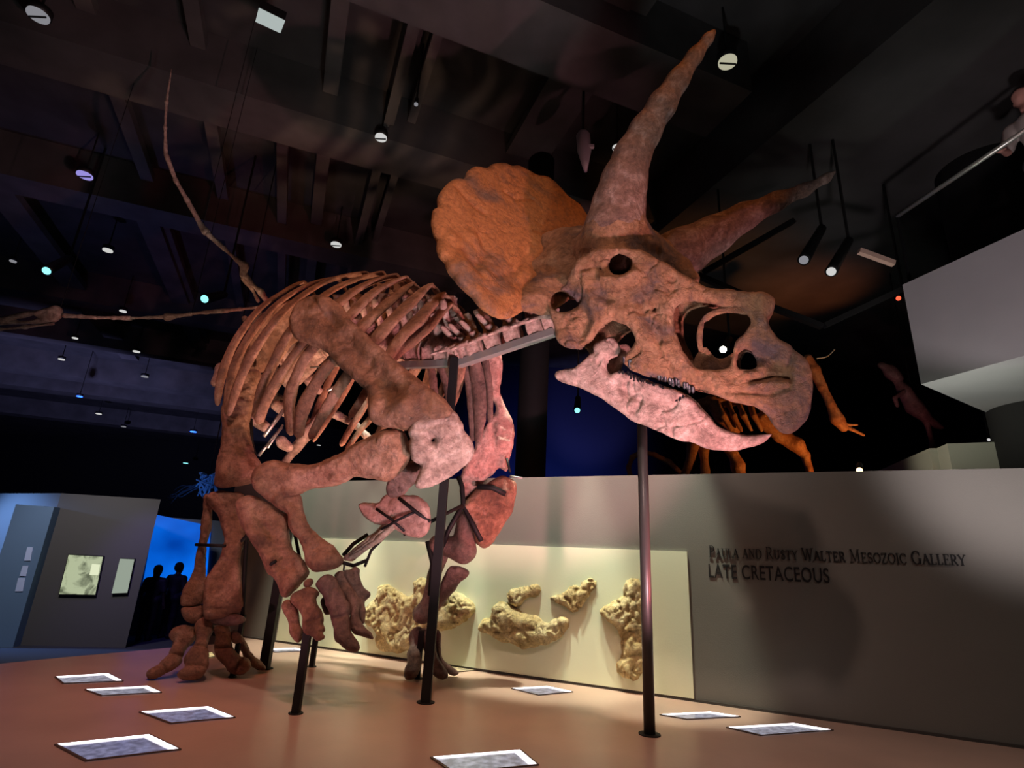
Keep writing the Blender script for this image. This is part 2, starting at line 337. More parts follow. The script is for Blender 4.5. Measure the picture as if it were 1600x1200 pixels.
# serif small capitals drawn as strokes: (x0,y0,x1,y1,thickness 1=thick .4=thin) in a box of height 1
T, t = 1., .42
def serif(x, y, w=.34): return (x-w/2, y, x+w/2, y, .35)
def arc(cx, cy, rx, ry, a0, a1, n=8, th=T, vary=True):
    out = []
    for i in range(n):
        u, v = math.radians(a0+(a1-a0)*i/n), math.radians(a0+(a1-a0)*(i+1)/n); k = abs(math.cos((u+v)/2)) if vary else 1
        out.append((cx+rx*math.cos(u), cy+ry*math.sin(u), cx+rx*math.cos(v), cy+ry*math.sin(v), t+(th-t)*k))
    return out
G = {
 'A': (.78, [(.08, 0, .39, 1, t), (.39, 1, .70, 0, T), (.2, .36, .58, .36, t), serif(.08, 0), serif(.70, 0)]),
 'C': (.76, arc(.42, .5, .36, .5, 45, 315, 14)+[(.68, .85, .70, .68, t)]),
 'D': (.82, [(.16, 0, .16, 1, T), (.04, 1, .4, 1, t), (.04, 0, .4, 0, t)]+arc(.38, .5, .38, .5, 90, -90, 10)),
 'E': (.66, [(.16, 0, .16, 1, T), (.04, 1, .58, 1, t), (.04, 0, .60, 0, t), (.16, .52, .46, .52, t), (.58, 1, .58, .82, t), (.61, 0, .61, .2, t), (.46, .42, .46, .62, t)]),
 'G': (.84, arc(.42, .5, .36, .5, 45, 330, 14)+[(.70, .02, .70, .42, T), serif(.70, .42, .3), (.68, .85, .70, .68, t)]),
 'I': (.34, [(.17, 0, .17, 1, T), serif(.17, 0), serif(.17, 1)]),
 'L': (.62, [(.16, 0, .16, 1, T), serif(.16, 1), (.04, 0, .56, 0, t), (.57, 0, .57, .22, t)]),
 'M': (.96, [(.14, 0, .17, 1, t), (.17, 1, .46, .08, T), (.46, .08, .76, 1, t), (.78, 1, .80, 0, T), serif(.14, 0), serif(.80, 0), serif(.14, 1, .2), serif(.80, 1, .2)]),
 'N': (.84, [(.14, 0, .14, 1, t), (.14, 1, .68, 0, T), (.68, 0, .68, 1, t), serif(.14, 0), serif(.68, 1), serif(.1, 1, .2)]),
 'O': (.84, arc(.42, .5, .36, .5, 0, 360, 18)),
 'P': (.66, [(.16, 0, .16, 1, T), serif(.16, 0), (.04, 1, .34, 1, t), (.16, .48, .34, .48, t)]+arc(.33, .74, .25, .26, 90, -90, 8)),
 'R': (.76, [(.16, 0, .16, 1, T), serif(.16, 0), (.04, 1, .34, 1, t), (.16, .5, .34, .5, t), (.34, .5, .68, 0, T), serif(.68, 0, .2)]+arc(.33, .75, .24, .25, 90, -90, 8)),
 'S': (.60, arc(.30, .75, .22, .24, 30, 270, 9, .8, False)+arc(.30, .26, .23, .25, 90, -150, 9, .9, False)+[(.50, .95, .51, .78, t), (.08, .05, .07, .26, t)]),
 'T': (.70, [(.35, 0, .35, 1, T), serif(.35, 0), (.05, 1, .65, 1, t), (.05, 1, .04, .8, t), (.65, 1, .66, .8, t)]),
 'U': (.80, [(.15, 1, .15, .35, T), (.65, 1, .65, .35, t), serif(.15, 1), serif(.65, 1)]+arc(.40, .34, .25, .33, 180, 360, 8)),
 'W': (1.06, [(.06, 1, .32, 0, T), (.32, 0, .53, .9, t), (.53, .9, .76, 0, T), (.76, 0, 1.0, 1, t), serif(.06, 1, .26), serif(.53, .95, .2), serif(1.0, 1, .26)]),
 'Y': (.74, [(.06, 1, .37, .48, T), (.68, 1, .37, .48, t), (.37, .48, .37, 0, T), serif(.06, 1, .26), serif(.68, 1, .26), serif(.37, 0)]),
 'Z': (.66, [(.06, 1, .58, 1, t), (.58, 1, .06, 0, T), (.06, 0, .60, 0, t), (.06, 1, .05, .8, t), (.60, 0, .61, .22, t)])}
words = [('Paula', 0), ('and', 0, True), ('Rusty', 0), ('Walter', 1), ('Mesozoic', 0), ('Gallery', 1)]
a, b = wc(1108, 870), wc(1518, 884); sa, sb = ws(a), ws(b); strokes = []; cx = 0.
for wd in words:
    for i, ch in enumerate(wd[0]):
        big = i == 0 and len(wd) == 2; sz = 1. if big else .78; wdt, st = G[ch.upper()]
        for q in st: strokes.append((cx+q[0]*sz, q[1]*sz, cx+q[2]*sz, q[3]*sz, q[4]*(.12 if wd[1] else .085)))
        cx += (wdt+.07)*sz
    cx += .36
kx = (sb-sa)/cx; capz = .082; mb = MBd()
for x0, y0, x1, y1, th in strokes:
    f0, f1 = x0/cx, x1/cx; A_ = wallpt(sa+x0*kx, a[2]+(b[2]-a[2])*f0+y0*capz, .006); B_ = wallpt(sa+x1*kx, a[2]+(b[2]-a[2])*f1+y1*capz, .006)
    d = B_-A_; L = np.linalg.norm(d); d = d/L; mb.box((A_+B_)/2, d, np.cross(WN, d), WN, L/2+th*capz*.22, th*capz*.5, .003)
tag(mb.build('wall_lettering', m_txt), 'smaller line of black serif capitals naming the gallery, above LATE CRETACEOUS', 'lettering')
# ------------------------------------------------------------------ fossil skin slabs on the pale panel
m_foss = bonemat('fossil_sandstone', (.50, .38, .15), (.68, .54, .26), (.80, .70, .40), 7, .8, .8, 5)
def fossil(poly, label, T_=.06, bumps=(), grooves=(), ns=.018):
    P = [wc(x, y, .03) for x, y in poly]; c = np.mean(P, 0); SEED[0] += 1; h = .014
    a_ = c+WN*.0; P2 = smoothpoly([((p-c)@WD, (p-c)[2]) for p in P], 3); lo = P2.min(0)-3*h; hi = P2.max(0)+3*h
    X, Y = np.meshgrid(np.arange(lo[0], hi[0], h), np.arange(lo[1], hi[1], h), indexing='ij'); d2 = poly_sdf(X, Y, P2)
    Q0 = np.stack([X, Y, X*0], -1); d2 = d2+noise3(Q0, 22, SEED[0]+5, 3)*.012
    tt = np.clip(-d2/.09, 0, 1); H = (T_*1.1)*np.sqrt(np.clip(1-(1-tt)**2, 0, 1))*(1+.25*noise3(Q0, 5, SEED[0]+9, 2))
    cell = np.abs(noise3(Q0, 34, SEED[0]+2, 2)); H = H-.03*np.exp(-(cell/.22)**2)*(d2 < 0)
    zs = np.arange(-.02-3*h, .16, h); Z = zs[None, None]
    f = np.where((d2 < 0)[:, :, None], np.maximum(Z-H[:, :, None], np.maximum(-.02-Z, d2[:, :, None])), np.maximum(np.sqrt(d2[:, :, None]**2+np.maximum(Z, 0)**2), -.02-Z))
    PP = c+X[..., None, None]*WD+Y[..., None, None]*ZUP+zs[None, None, :, None]*WN
    f = f+noise3(PP, 30, SEED[0], 3)*ns*.6*(Z > .0)
    v, q = nets(f, c+lo[0]*WD+lo[1]*ZUP+zs[0]*WN, h, (WD, ZUP, WN)); q = q if np.dot(np.cross(WD, ZUP), WN) > 0 else [r[::-1] for r in q]
    o = obj('fossil_slab', v, q, m_foss); return tag(o, label, 'fossil')
fossil([(572, 948), (590, 932), (592, 918), (607, 914), (622, 922), (640, 932), (647, 926), (646, 908), (657, 902), (671, 906), (675, 920), (690, 925), (712, 924), (730, 934), (742, 948), (735, 965), (712, 980), (690, 985), (668, 988), (655, 1003), (640, 1018), (612, 1020), (592, 1012), (588, 985), (574, 972)],
       'widest knobbly fossil skin slab, mounted on the pale panel behind the far front leg', .08)
fossil([(793, 928), (800, 918), (818, 915), (838, 913), (845, 922), (838, 932), (822, 934), (814, 945), (805, 947), (797, 941)],
       'smallest, crescent-shaped fossil piece above the boat-shaped slab on the pale panel', .045)
fossil([(748, 975), (756, 966), (768, 962), (770, 948), (782, 940), (800, 944), (815, 955), (838, 962), (855, 972), (868, 962), (884, 964), (889, 976), (880, 990), (868, 1003), (840, 1011), (812, 1012), (786, 1004), (768, 994), (752, 988)],
       'boat-shaped folded fossil slab low in the middle of the pale panel', .075)
fossil([(853, 935), (868, 929), (885, 922), (905, 908), (922, 902), (933, 908), (932, 918), (920, 935), (907, 951), (895, 954), (868, 943)],
       'triangular fossil skin piece pointing up to the right on the pale panel', .05)
fossil([(936, 958), (944, 947), (960, 938), (972, 930), (974, 914), (984, 904), (997, 905), (1003, 920), (1004, 960), (1005, 1010), (1006, 1045), (999, 1061), (982, 1062), (966, 1052), (964, 1040), (973, 1022), (970, 1000), (964, 982), (950, 970)],
       'tall upright fossil skin slab beside the skull support post on the pale panel', .06)
# ------------------------------------------------------------------ glowing label panels set into the platform
m_strip = emis('label_edge_light', (1, .93, .97), 3.2)
m_rim = flat('label_frame', (.10, .075, .06), .4)
def labelmat(name, c, s):
    m, nt, b = newmat(name); N = nt.nodes; L = nt.links; tc = N.new('ShaderNodeTexCoord'); n = N.new('ShaderNodeTexNoise'); n.inputs['Scale'].default_value = 22; n.inputs['Detail'].default_value = 5
    L.new(tc.outputs['Object'], n.inputs['Vector']); cr = N.new('ShaderNodeValToRGB'); cr.color_ramp.elements[0].position = .4; cr.color_ramp.elements[0].color = (*[q*.45 for q in c], 1); cr.color_ramp.elements[1].position = .65; cr.color_ramp.elements[1].color = (*c, 1)
    L.new(n.outputs['Fac'], cr.inputs['Fac']); L.new(cr.outputs['Color'], b.inputs['Emission Color']); b.inputs['Emission Strength'].default_value = s; b.inputs['Base Color'].default_value = (.05, .05, .06, 1); b.inputs['Roughness'].default_value = .12; return m
m_lab = labelmat('label_face_blue', (.22, .22, .36), 1.); m_lab2 = labelmat('label_face_white', (.36, .36, .44), 1.); m_laby = labelmat('label_face_yellow', (.80, .62, .28), 1.2)
def panel(q, label, face=None, edges=(0, 1), es=1.):
    P = [gnd(x, y, .004) for x, y in q]; c = sum(P)/4; t_ = thing('floor_label_panel', label, 'light panel', c*[1, 1, 0], None)
    up = lambda p, z: np.array([p[0], p[1], z])
    def ring(k0, k1): return [c+(p-c)*k0 for p in P], [c+(p-c)*k1 for p in P]
    A1, A2 = ring(1.06, 1.0); mb = MBd()
    for i in range(4): j = (i+1) % 4; mb.prism([up(A1[i], .002), up(A1[j], .002), up(A2[j], .002), up(A2[i], .002)], np.array([0, 0, .006]))
    mb.build('frame', m_rim, t_)
    B1, B2 = ring(1.0, .84); mb = MBd()
    for i in edges: j = (i+1) % 4; mb.prism([up(B1[i], .003), up(B1[j], .003), up(B2[j], .003), up(B2[i], .003)], np.array([0, 0, .006]))
    mb.build('light_strip', m_strip, t_)
    mb = MBd(); mb.prism([up(c+(p-c)*(.995), .001) for p in P], np.array([0, 0, .004])); mb.build('label_face', face or m_lab, t_)
panel([(88, 1058), (168, 1053), (190, 1064), (100, 1068)], 'glowing label panel in the platform, farthest left of all', m_lab2)
panel([(135, 1078), (230, 1073), (250, 1082), (160, 1087)], 'glowing label panel just in front of the farthest left one', m_lab2)
panel([(221, 1113), (325, 1105), (364, 1121), (268, 1130)], 'glowing label panel between the toes and the big front left panel', m_lab)
panel([(90, 1164), (232, 1149), (278, 1171), (136, 1188)], 'largest glowing label panel with blue picture at front left of the platform', m_lab)
panel([(677, 1184), (812, 1173), (838, 1195), (712, 1208)], 'glowing label panel cut by the bottom edge in the middle of the platform', m_lab2)
panel([(801, 1076), (855, 1073), (893, 1081), (842, 1086)], 'glowing label panel on the platform below the boat-shaped slab', m_lab2)
panel([(700, 1041), (738, 1038), (757, 1046), (712, 1050)], 'yellow glowing label panel beside the far front foot', m_laby, ())
panel([(1034, 1117), (1110, 1113), (1154, 1120), (1075, 1124)], 'pinkish glowing label panel just right of the skull post foot', m_lab2)
panel([(1139, 1137), (1240, 1131), (1298, 1141), (1190, 1149)], 'glowing label panel farthest right on the platform', m_lab2)
panel([(318, 1021), (331, 1019), (336, 1026), (322, 1028)], 'tiny glowing label panel seen between the hind toes', m_laby, ())
panel([(420, 1015), (462, 1013), (476, 1017), (430, 1019)], 'thin glowing label panel behind the lifted front foot', m_lab2)
# ------------------------------------------------------------------ ceiling
D1 = np.array([math.sin(math.radians(69)), math.cos(math.radians(69)), 0]); D2 = np.array([-D1[1], D1[0], 0]); ZC = 7.3; ZB = 6.5
struct(MBd().box((0, 8, ZC+.1), D1, D2, ZUP, 60, 45, .1).build('ceiling', m_ceil))
def cbeam(x, y, dirv, hw, z0, z1, lo_, hi_, name='ceiling_beam', mat=m_beam):
    P = gnd(x, y, z0); P[2] = 0; return MBd().box(P+dirv*(lo_+hi_)/2+ZUP*(z0+z1)/2, dirv, np.cross(ZUP, dirv), ZUP, (hi_-lo_)/2, hw, (z1-z0)/2)
bn = 1
def sb(mb):
    global bn
    struct(mb.build('trim_%d' % (bn+2), m_beam)); bn += 1
for x, y, hw, z0 in ((900, 85, .42, 6.5), (450, 200, .38, 6.5), (200, 330, .30, 6.5), (150, 480, .25, 6.5), (160, 545, .22, 6.5), (100, 590, .4, 6.5), (300, 640, .4, 6.5), (200, 668, .4, 6.5)):
    sb(cbeam(x, y, D1, hw, z0, ZC, -45, 2.2 if x > 800 else 8))
for x, y, hw, z0, a_, b_ in ((640, 200, .06, 6.9, -4, 9), (585, 290, .05, 6.75, -4, 9), (520, 110, .10, 6.95, -3, 9), (620, 130, .04, 6.7, -4, 9), (330, 200, .09, 7.0, -3, 10), (200, 200, .1, 7.0, -4, 10), (760, 330, .22, 6.9, -5, 6), (860, 200, .25, 6.95, -3, 6), (60, 380, .25, 6.8, -3, 8), (440, 380, .08, 6.8, -3, 8), (260, 420, .2, 6.9, -3, 8)):
    sb(cbeam(x, y, D2, hw, z0, z0+.14, a_, b_))
# lower soffit to the right, its edge running into the hall
Pe = gnd(1240, 185, 6.3); Pe[2] = 0; Rv = -D2
sof = [Pe-D2*7, Pe+D2*5.5, Pe+D2*5.5+D1*12, Pe-D2*7+D1*12]
struct(MBd().prism([(p[0], p[1], 6.3) for p in sof][::-1], np.array([0, 0, 1.2])).build('ceiling_soffit', flat('soffit_grey', (.05, .048, .048), .85, 0, .1, 6, .25)))
# far side walls of the hall
struct(MBd().box((8, 18, 3), (1, 0, 0), (0, 1, 0), ZUP, 10.5, .15, 4.6).build('wall_back', m_navy))
struct(MBd().box((-20, 36, 3), (1, 0, 0), (0, 1, 0), ZUP, 24, .15, 4.6).build('wall_far', m_black))
struct(MBd().box((-38, 18, 3), (1, 0, 0), (0, 1, 0), ZUP, .15, 18, 4.6).build('wall_left', m_black))
struct(MBd().box((12, 9, 3), (1, 0, 0), (0, 1, 0), ZUP, .15, 9, 4.6).build('wall_right', m_black))
# ------------------------------------------------------------------ mezzanine on the right
zt = 4.1; A0 = gnd(1410, 445, zt); A1_ = gnd(1600, 358, zt); dm = nrm((A1_-A0)*[1, 1, 0]); zb = None
dd = ray(1430, 603); P = CAM+dd*(((A0-CAM)[:2]@np.array([dm[1], -dm[0]]))/(dd[:2]@np.array([dm[1], -dm[0]]))); zb = float(P[2])
u0 = gnd(1430, 603, zb); u1 = gnd(1565, 660, zb); du = nrm((u1-u0)*[1, 1, 0])
loop = [A0, A0+dm*5.5, A0+dm*5.5+du*5, A0+du*6.0]
struct(MBd().prism([(p[0], p[1], zb) for p in loop][::-1], np.array([0, 0, zt-zb])).build('wall_mezzanine', m_mezz))
spot('mezzanine_wash', (2.0, 2.0, .2), (A0+dm*1.0)*[1, 1, 0]+ZUP*3.4, 330, (1, .86, .88), 50, .8, .15)
# handrail above the mezzanine with posts
t_ = thing('handrail', 'slim pale handrail sloping down above the grey mezzanine block', 'railing', A0*[1, 1, 0]+ZUP*zt)
zr = zt+.98; hr0 = gnd(1402, 338, zr); hr1 = gnd(1640, 178, zr)
MBd().tube([hr0, hr1], .026, 10).build('rail', flat('rail_metal', (.55, .57, .52), .35, .7), t_, True)
mp = MBd()
gl = flat('clear_glass', (.9, .95, .95), .02); gl.node_tree.nodes['Principled BSDF'].inputs['Transmission Weight'].default_value = 1
MBd().bar(hr0*[1, 1, 0]+ZUP*(zt-.3), hr0, .012).build('baluster', MST, t_)
MBd().bar(hr1*[1, 1, 0]+ZUP*(zt-.3), hr1, .012).build('baluster', MST, t_)
# round black columns
def column(px, py, Y, r_, z0, z1, label):
    P = at(px, py, Y); o = MBd().tube([(P[0], P[1], z) for z in np.linspace(z0, z1, 3)], r_, 40).build('column', m_black, None, True); tag(o, label, 'column')
column(1530, 250, 6.2, .52, 2.0, 7.2, 'thick round black column rising behind the mezzanine handrail')
column(832, 640, 7.2, .20, FZ, 6.9, 'round black column behind the triceratops neck')
column(1592, 690, 6.4, .22, FZ, 3.0, 'short black column under the mezzanine at the right edge')
# pale partition beyond the gallery wall
z2 = float(at(1480, 693, 6.6)[2]); pc = at(1480, 693, 6.6); pl_ = at(1350, 741, 9.4); pr = at(1600, 690, 6.3)
lp = [pl_*[1, 1, 0], pc*[1, 1, 0], pr*[1, 1, 0]]
m_part = flat('partition_paint', (.36, .36, .30), .8)
struct(MBd().prism([(p[0], p[1], FZ) for p in (lp[0], lp[1], lp[2], lp[2]+[0, .3, 0], lp[1]+[0, .3, 0], lp[0]+[0, .3, 0])], np.array([0, 0, z2-FZ])).build('wall_partition', m_part))
spot('partition_light', (3.6, 6.6, 2.4), pc*[1, 1, 0]+ZUP*(z2-.2)-np.array([.3, 0, 0]), 45, (1, .9, .7), 60, .7)
# ------------------------------------------------------------------ left exhibit blocks
def fpt(x, y): return gnd(x, y, FZ)
def zat(P, y):
    lo_, hi_ = -1., 9.
    for _ in range(40):
        m_ = (lo_+hi_)/2
        if prj((P[0], P[1], m_))[1] > y: lo_ = m_
        else: hi_ = m_
    return lo_
m_blk = flat('exhibit_dark_grey', (.075, .072, .070), .8); m_blkb = flat('exhibit_blue_grey', (.10, .16, .24), .75)
B0 = fpt(26, 1008); B1 = fpt(196, 1012); zb0 = zat(B0, 765); b0y = zat(B1, 786); zbk = (zb0+b0y)/2
fd = nrm((B1-B0)*[1, 1, 0]); bk = np.array([-fd[1], fd[0], 0]); bk = bk if bk[1] > 0 else -bk
bks = nrm(bk*.55-fd*.85)
struct(MBd().prism([(p[0], p[1], FZ) for p in (B0, B1, B1+bks*2.4, B0+bks*2.4)], np.array([0, 0, zbk-FZ])).build('wall_exhibit', m_blk))
FNn = -bk
def onblk(x, y): return onpl(x, y, B0+FNn*.02, FNn)
def screen(q, label, cat, name, mat):
    P = [onblk(x, y) for x, y in q]; c = sum(P)/4; t_ = thing(name, label, cat, c)
    MBd().prism([c+(p-c)*1.05+FNn*.0 for p in P], FNn*.03).build('frame', m_black, t_)
    MBd().prism([p+FNn*.028 for p in P], FNn*.012).build('glass_face', mat, t_)
def casemat():
    m, nt, b = newmat('case_picture'); N = nt.nodes; L = nt.links; tc = N.new('ShaderNodeTexCoord'); n = N.new('ShaderNodeTexNoise'); n.inputs['Scale'].default_value = 3.2; n.inputs['Detail'].default_value = 6; n.inputs['Distortion'].default_value = 1
    L.new(tc.outputs['Object'], n.inputs['Vector']); cr = N.new('ShaderNodeValToRGB'); e = cr.color_ramp.elements; e[0].position = .36; e[0].color = (.10, .12, .06, 1); e[1].position = .5; e[1].color = (.46, .52, .32, 1)
    L.new(n.outputs['Fac'], cr.inputs['Fac']); L.new(cr.outputs['Color'], b.inputs['Emission Color']); b.inputs['Emission Strength'].default_value = .9; b.inputs['Base Color'].default_value = (.05, .05, .05, 1); return m
screen([(109, 867), (162, 870), (150, 929), (94, 928)], 'lit display window with a branching plant picture in the dark exhibit block', 'display case', 'display_window', casemat())
screen([(189, 873), (211, 874), (200, 926), (176, 927)], 'narrow plain pale lit panel right of the display window', 'light panel', 'lit_panel', emis('pale_lit', (.36, .42, .34), .8))
P = [onblk(x, y)+FNn*.045 for x, y in ((146, 881), (158, 882), (155, 899), (142, 898))]
tag(MBd().prism(P, FNn*.01).build('caption_card', emis('card', (.75, .8, .55), 1.)), 'small bright caption card inside the lit display window', 'card')
# blue blocks farther left
for (xa, xb, yb, yt, nm, cl) in ((-60, 22, 960, 803, 'a', (.10, .20, .36)), (-6, 36, 1000, 790, 'b', (.10, .18, .30))):
    p0, p1 = fpt(xa-40, yb+12), fpt(xb-16, yb+12); zz = (zat(p0, yt)+zat(p1, yt))/2; d_ = nrm((p1-p0)*[1, 1, 0]); nb = np.array([-d_[1], d_[0], 0])
    struct(MBd().prism([(p[0], p[1], FZ) for p in (p0, p1, p1+nb*.8, p0+nb*.8)], np.array([0, 0, zz-FZ])).build('wall_exhibit_%s' % ('left' if nm == 'a' else 'blue'), flat('blue_exhibit_'+nm, cl, .7)))
PBN = nrm(np.cross(d_, ZUP)); PBN = PBN if PBN@(CAM-p0) > 0 else -PBN
for i, (x0_, x1_, y0_, y1_, lb) in enumerate(((52, 64, 855, 876, 'upper small pale plaque on the blue exhibit wall'), (45, 57, 884, 900, 'middle small pale plaque on the blue exhibit wall'), (38, 52, 903, 924, 'lowest small pale plaque on the blue exhibit wall'))):
    Nn = PBN
    P = [onpl(x-12, y, p0+Nn*.003, Nn) for x, y in ((x0_+3, y0_), (x1_, y0_), (x1_-4, y1_), (x0_-2, y1_))]
    tag(MBd().prism(P, Nn*.015).build('plaque', flat('plaque_%d' % i, (.45, .55, .8), .5)), lb, 'plaque')
spot('blue_light_left', B0+np.array([-2.6, -1.0, 3.0]), B0+np.array([-.9, .8, 1.0]), 1100, (.20, .42, 1), 95, .8, .1)
# big blue projection wall
q0, q1 = fpt(196, 992), fpt(330, 990); zq = (zat(q0, 800)+zat(q1, 822))/2; nq = nrm(np.cross(q1-q0, ZUP)); nq = nq if nq[1] < 0 else -nq
t_ = thing('projection_wall', 'broad blue glowing projection wall behind the two visitors', 'screen', (q0+q1)/2)
MBd().prism([(p[0], p[1], FZ) for p in (q0-nq*.0, q1, q1-nq*.2, q0-nq*.2)], np.array([0, 0, zq-FZ])).build('frame', flat('proj_frame', (.14, .18, .24), .7), t_)
def onq(x, y): return onpl(x, y, q0+nq*.01, nq)
m, nt, b = newmat('blue_projection'); b.inputs['Base Color'].default_value = (.0, .02, .1, 1); b.inputs['Emission Strength'].default_value = 1
n = nt.nodes.new('ShaderNodeTexNoise'); n.inputs['Scale'].default_value = .9; tc = nt.nodes.new('ShaderNodeTexCoord'); nt.links.new(tc.outputs['Object'], n.inputs['Vector'])
cr = nt.nodes.new('ShaderNodeValToRGB'); cr.color_ramp.elements[0].position = .35; cr.color_ramp.elements[0].color = (.0, .05, .38, 1); cr.color_ramp.elements[1].position = .65; cr.color_ramp.elements[1].color = (.002, .15, .82, 1)
nt.links.new(n.outputs['Fac'], cr.inputs['Fac']); nt.links.new(cr.outputs['Color'], b.inputs['Emission Color'])
MBd().prism([onq(x, y) for x, y in ((243, 804), (330, 822), (322, 915), (222, 918))], nq*.02).build('screen', m, t_)
# ------------------------------------------------------------------ ceiling lights
m_can = flat('can_black', (.02, .02, .02), .5, .4)
def lampmat(name, c, s): return emis(name, c, s)
LM = {'w': lampmat('lamp_white', (.8, .8, .78), .75), 'd': lampmat('lamp_dim', (.5, .5, .55), .45), 'v': lampmat('lamp_violet', (.35, .30, .8), .9), 't': lampmat('lamp_teal', (.25, .85, .9), 1.6), 'b': lampmat('lamp_blue', (.02, .10, 1), 6), 'h': lampmat('lamp_hot', (1, .95, .8), 12), 'y': lampmat('lamp_cream', (.55, .53, .38), .8), 'r': lampmat('lamp_red', (1, .08, .03), 2), 'o': lampmat('lamp_amber', (1, .55, .22), 14)}
def downlight(x, y, r, k, label, z=6.45):
    P = gnd(x, y, z); rr = r*mpp(P); t_ = thing('ceiling_downlight', label, 'ceiling light', P+ZUP*.12, None)
    MBd().tube([P+ZUP*.10, P+ZUP*.02], rr*1.12, 20).build('housing', m_can, t_, True)
    MBd().tube([P+ZUP*.10, P+ZUP*(ZC-P[2])], .012, 6).build('stem', m_can, t_)
    MBd().tube([P+ZUP*.02, P], rr*1.0, 24).build('lens', LM[k], t_, False)
    if r > 7: MBd().bar(P+np.array([-rr*.9, 0, -.012]), P+np.array([rr*.9, 0, -.012]), rr*.07, .008).build('cross_bar', m_can, t_)
downlight(59, 25, 15, 'd', 'large dim grey ceiling downlight in the top left corner')
downlight(1137, 98, 14, 'y', 'cream ceiling downlight right of the tall horn tip')
downlight(132, 275, 11, 'v', 'violet ceiling downlight above the two teal spotlights')
downlight(595, 216, 9, 'w', 'white ceiling downlight above the rib cage, left of the frill')
downlight(525, 383, 8, 'w', 'white ceiling downlight just above the top of the rib cage')
downlight(168, 392, 7, 'w', 'white ceiling downlight left of the hanging pterosaur wing')
downlight(898, 325, 9, 'w', 'white ceiling downlight at the right edge of the frill')
downlight(965, 232, 8, 'w', 'white ceiling downlight touching the left side of the tall horn')
for x, y, r, k, lb in ((117, 529, 4, 'w', 'small slanted white lamp under the hanging skull at far left'), (96, 562, 4.5, 'w', 'small white lamp on the long blue-lit beam at far left'), (213, 550, 5, 'w', 'small white lamp on the beam below the teal spotlights'), (154, 647, 4, 'w', 'tiny white lamp just below the left deep blue lamp'), (193, 667, 3.5, 'd', 'dim tiny lamp right of the lowest white lamp at left'), (310, 725, 3, 'w', 'tiny white lamp beside the femur'), (498, 696, 3, 'w', 'tiny white lamp seen through the gap under the ribs'), (20, 409, 4.5, 'd', 'dim lamp at the left edge of the picture'), (650, 164, 3, 'd', 'tiny dim ceiling lamp between the frill and the top edge'), (192, 487, 5, 'w', 'white lamp on the hanging neck bones'), (226, 589, 5, 'd', 'grey lamp under the blue-lit beam nearest the ribs')):
    downlight(x, y, r, k, lb, 6.3)
for x, y, r, k, lb in ((124, 620, 4, 'b', 'left of the two small deep blue lamps in the dark'), (302, 675, 4.5, 'b', 'deep blue lamp near the left side of the ribs'), (538, 708, 4, 'b', 'deep blue lamp seen through the gap below the ribs'), (290, 724, 3.5, 't', 'tiny teal lamp above the blue-lit hanging tangle')):
    downlight(x, y, r, k, lb, 5.6)
def spotlamp(x, y, Y, x2, y2, r, k, label, mat=None):
    """can-shaped stage spotlight: lit end at (x,y), rear end at (x2,y2)"""
    P = at(x, y, Y); Q = at(x2, y2, Y+.4); rr = r*mpp(P); t_ = thing('track_spotlight', label, 'spotlight', Q); d_ = nrm(P-Q)
    mm = mat or m_can
    MBd().tube([Q-d_*.04, Q, P-d_*.05, P], [rr*.6, rr*.9, rr*1.15, rr*1.2], 18).build('housing', mm, t_, True)
    MBd().tube([P, P+d_*.012], rr*.85, 18).build('lens', LM[k], t_, False)
    MBd().bar(Q, Q*[1, 1, 0]+ZUP*(ZC if Y != 5.2 else zT), .012).build('bracket', m_can, t_)
spotlamp(73, 423, 7.5, 108, 404, 7, 't', 'teal stage spotlight, left of the two on the dark ceiling')
spotlamp(320, 467, 7.5, 350, 460, 7, 't', 'teal stage spotlight just left of the rib cage top')
spotlamp(902, 641, 8.5, 903, 622, 5, 't', 'small teal-tipped spotlight between the black column and the lower jaw')
spotlamp(1256, 406, 5.5, 1284, 357, 8, 'd', 'left black stage spotlight on the red-lit ceiling')
spotlamp(1299, 424, 5.4, 1326, 376, 8, 'w', 'black stage spotlight with white tip on the red-lit ceiling')
spotlamp(1404, 466, 6.2, 1412, 458, 4, 'r', 'tiny glowing red lamp at the corner of the mezzanine block')
spotlamp(1545, 687, 7.5, 1545, 680, 2.5, 'w', 'tiny white lamp above the pale partition')
spotlamp(1130, 546, 6.5, 1140, 530, 6, 'h', 'bright round lamp shining through the nose opening of the skull')
spotlamp(1343, 735, 5.2, 1343, 726, 5, 'o', 'warm glowing lamp on top of the gallery wall')
# long pale spotlight hanging left of the horn
t_ = thing('hanging_spotlight', 'long grey cone-shaped spotlight hanging between the frill and the tall horn', 'spotlight', at(912, 205, 5.5))
MBd().tube([at(911, 206, 5.5), at(911, 212, 5.5), at(913, 235, 5.5), at(915, 268, 5.5)], [.05, .085, .085, .02], 18).build('housing', flat('lamp_grey', (.6, .55, .58), .4, .3), t_, True)
MBd().bar(at(918, 229, 5.45), at(928, 229, 5.45), .02).build('knob', flat('knob_grey', (.7, .7, .7), .4), t_)
MBd().bar(at(911, 206, 5.5), at(911, 206, 5.5)*[1, 1, 0]+ZUP*ZC, .015).build('bracket', m_can, t_)
# rectangular fixture
P = gnd(420, 32, 6.5); t_ = thing('ceiling_panel_light', 'rectangular white light fixture on the ceiling at the top, left of centre', 'ceiling light', P)
q4 = [gnd(x, y, 6.5) for x, y in ((404, 14), (445, 34), (438, 52), (399, 34))]
MBd().prism([c_+ZUP*.02 for c_ in q4], ZUP*.12).build('housing', m_can, t_); MBd().prism(q4, ZUP*.02).build('diffuser', lampmat('fixture', (.55, .62, .6), .75), t_)
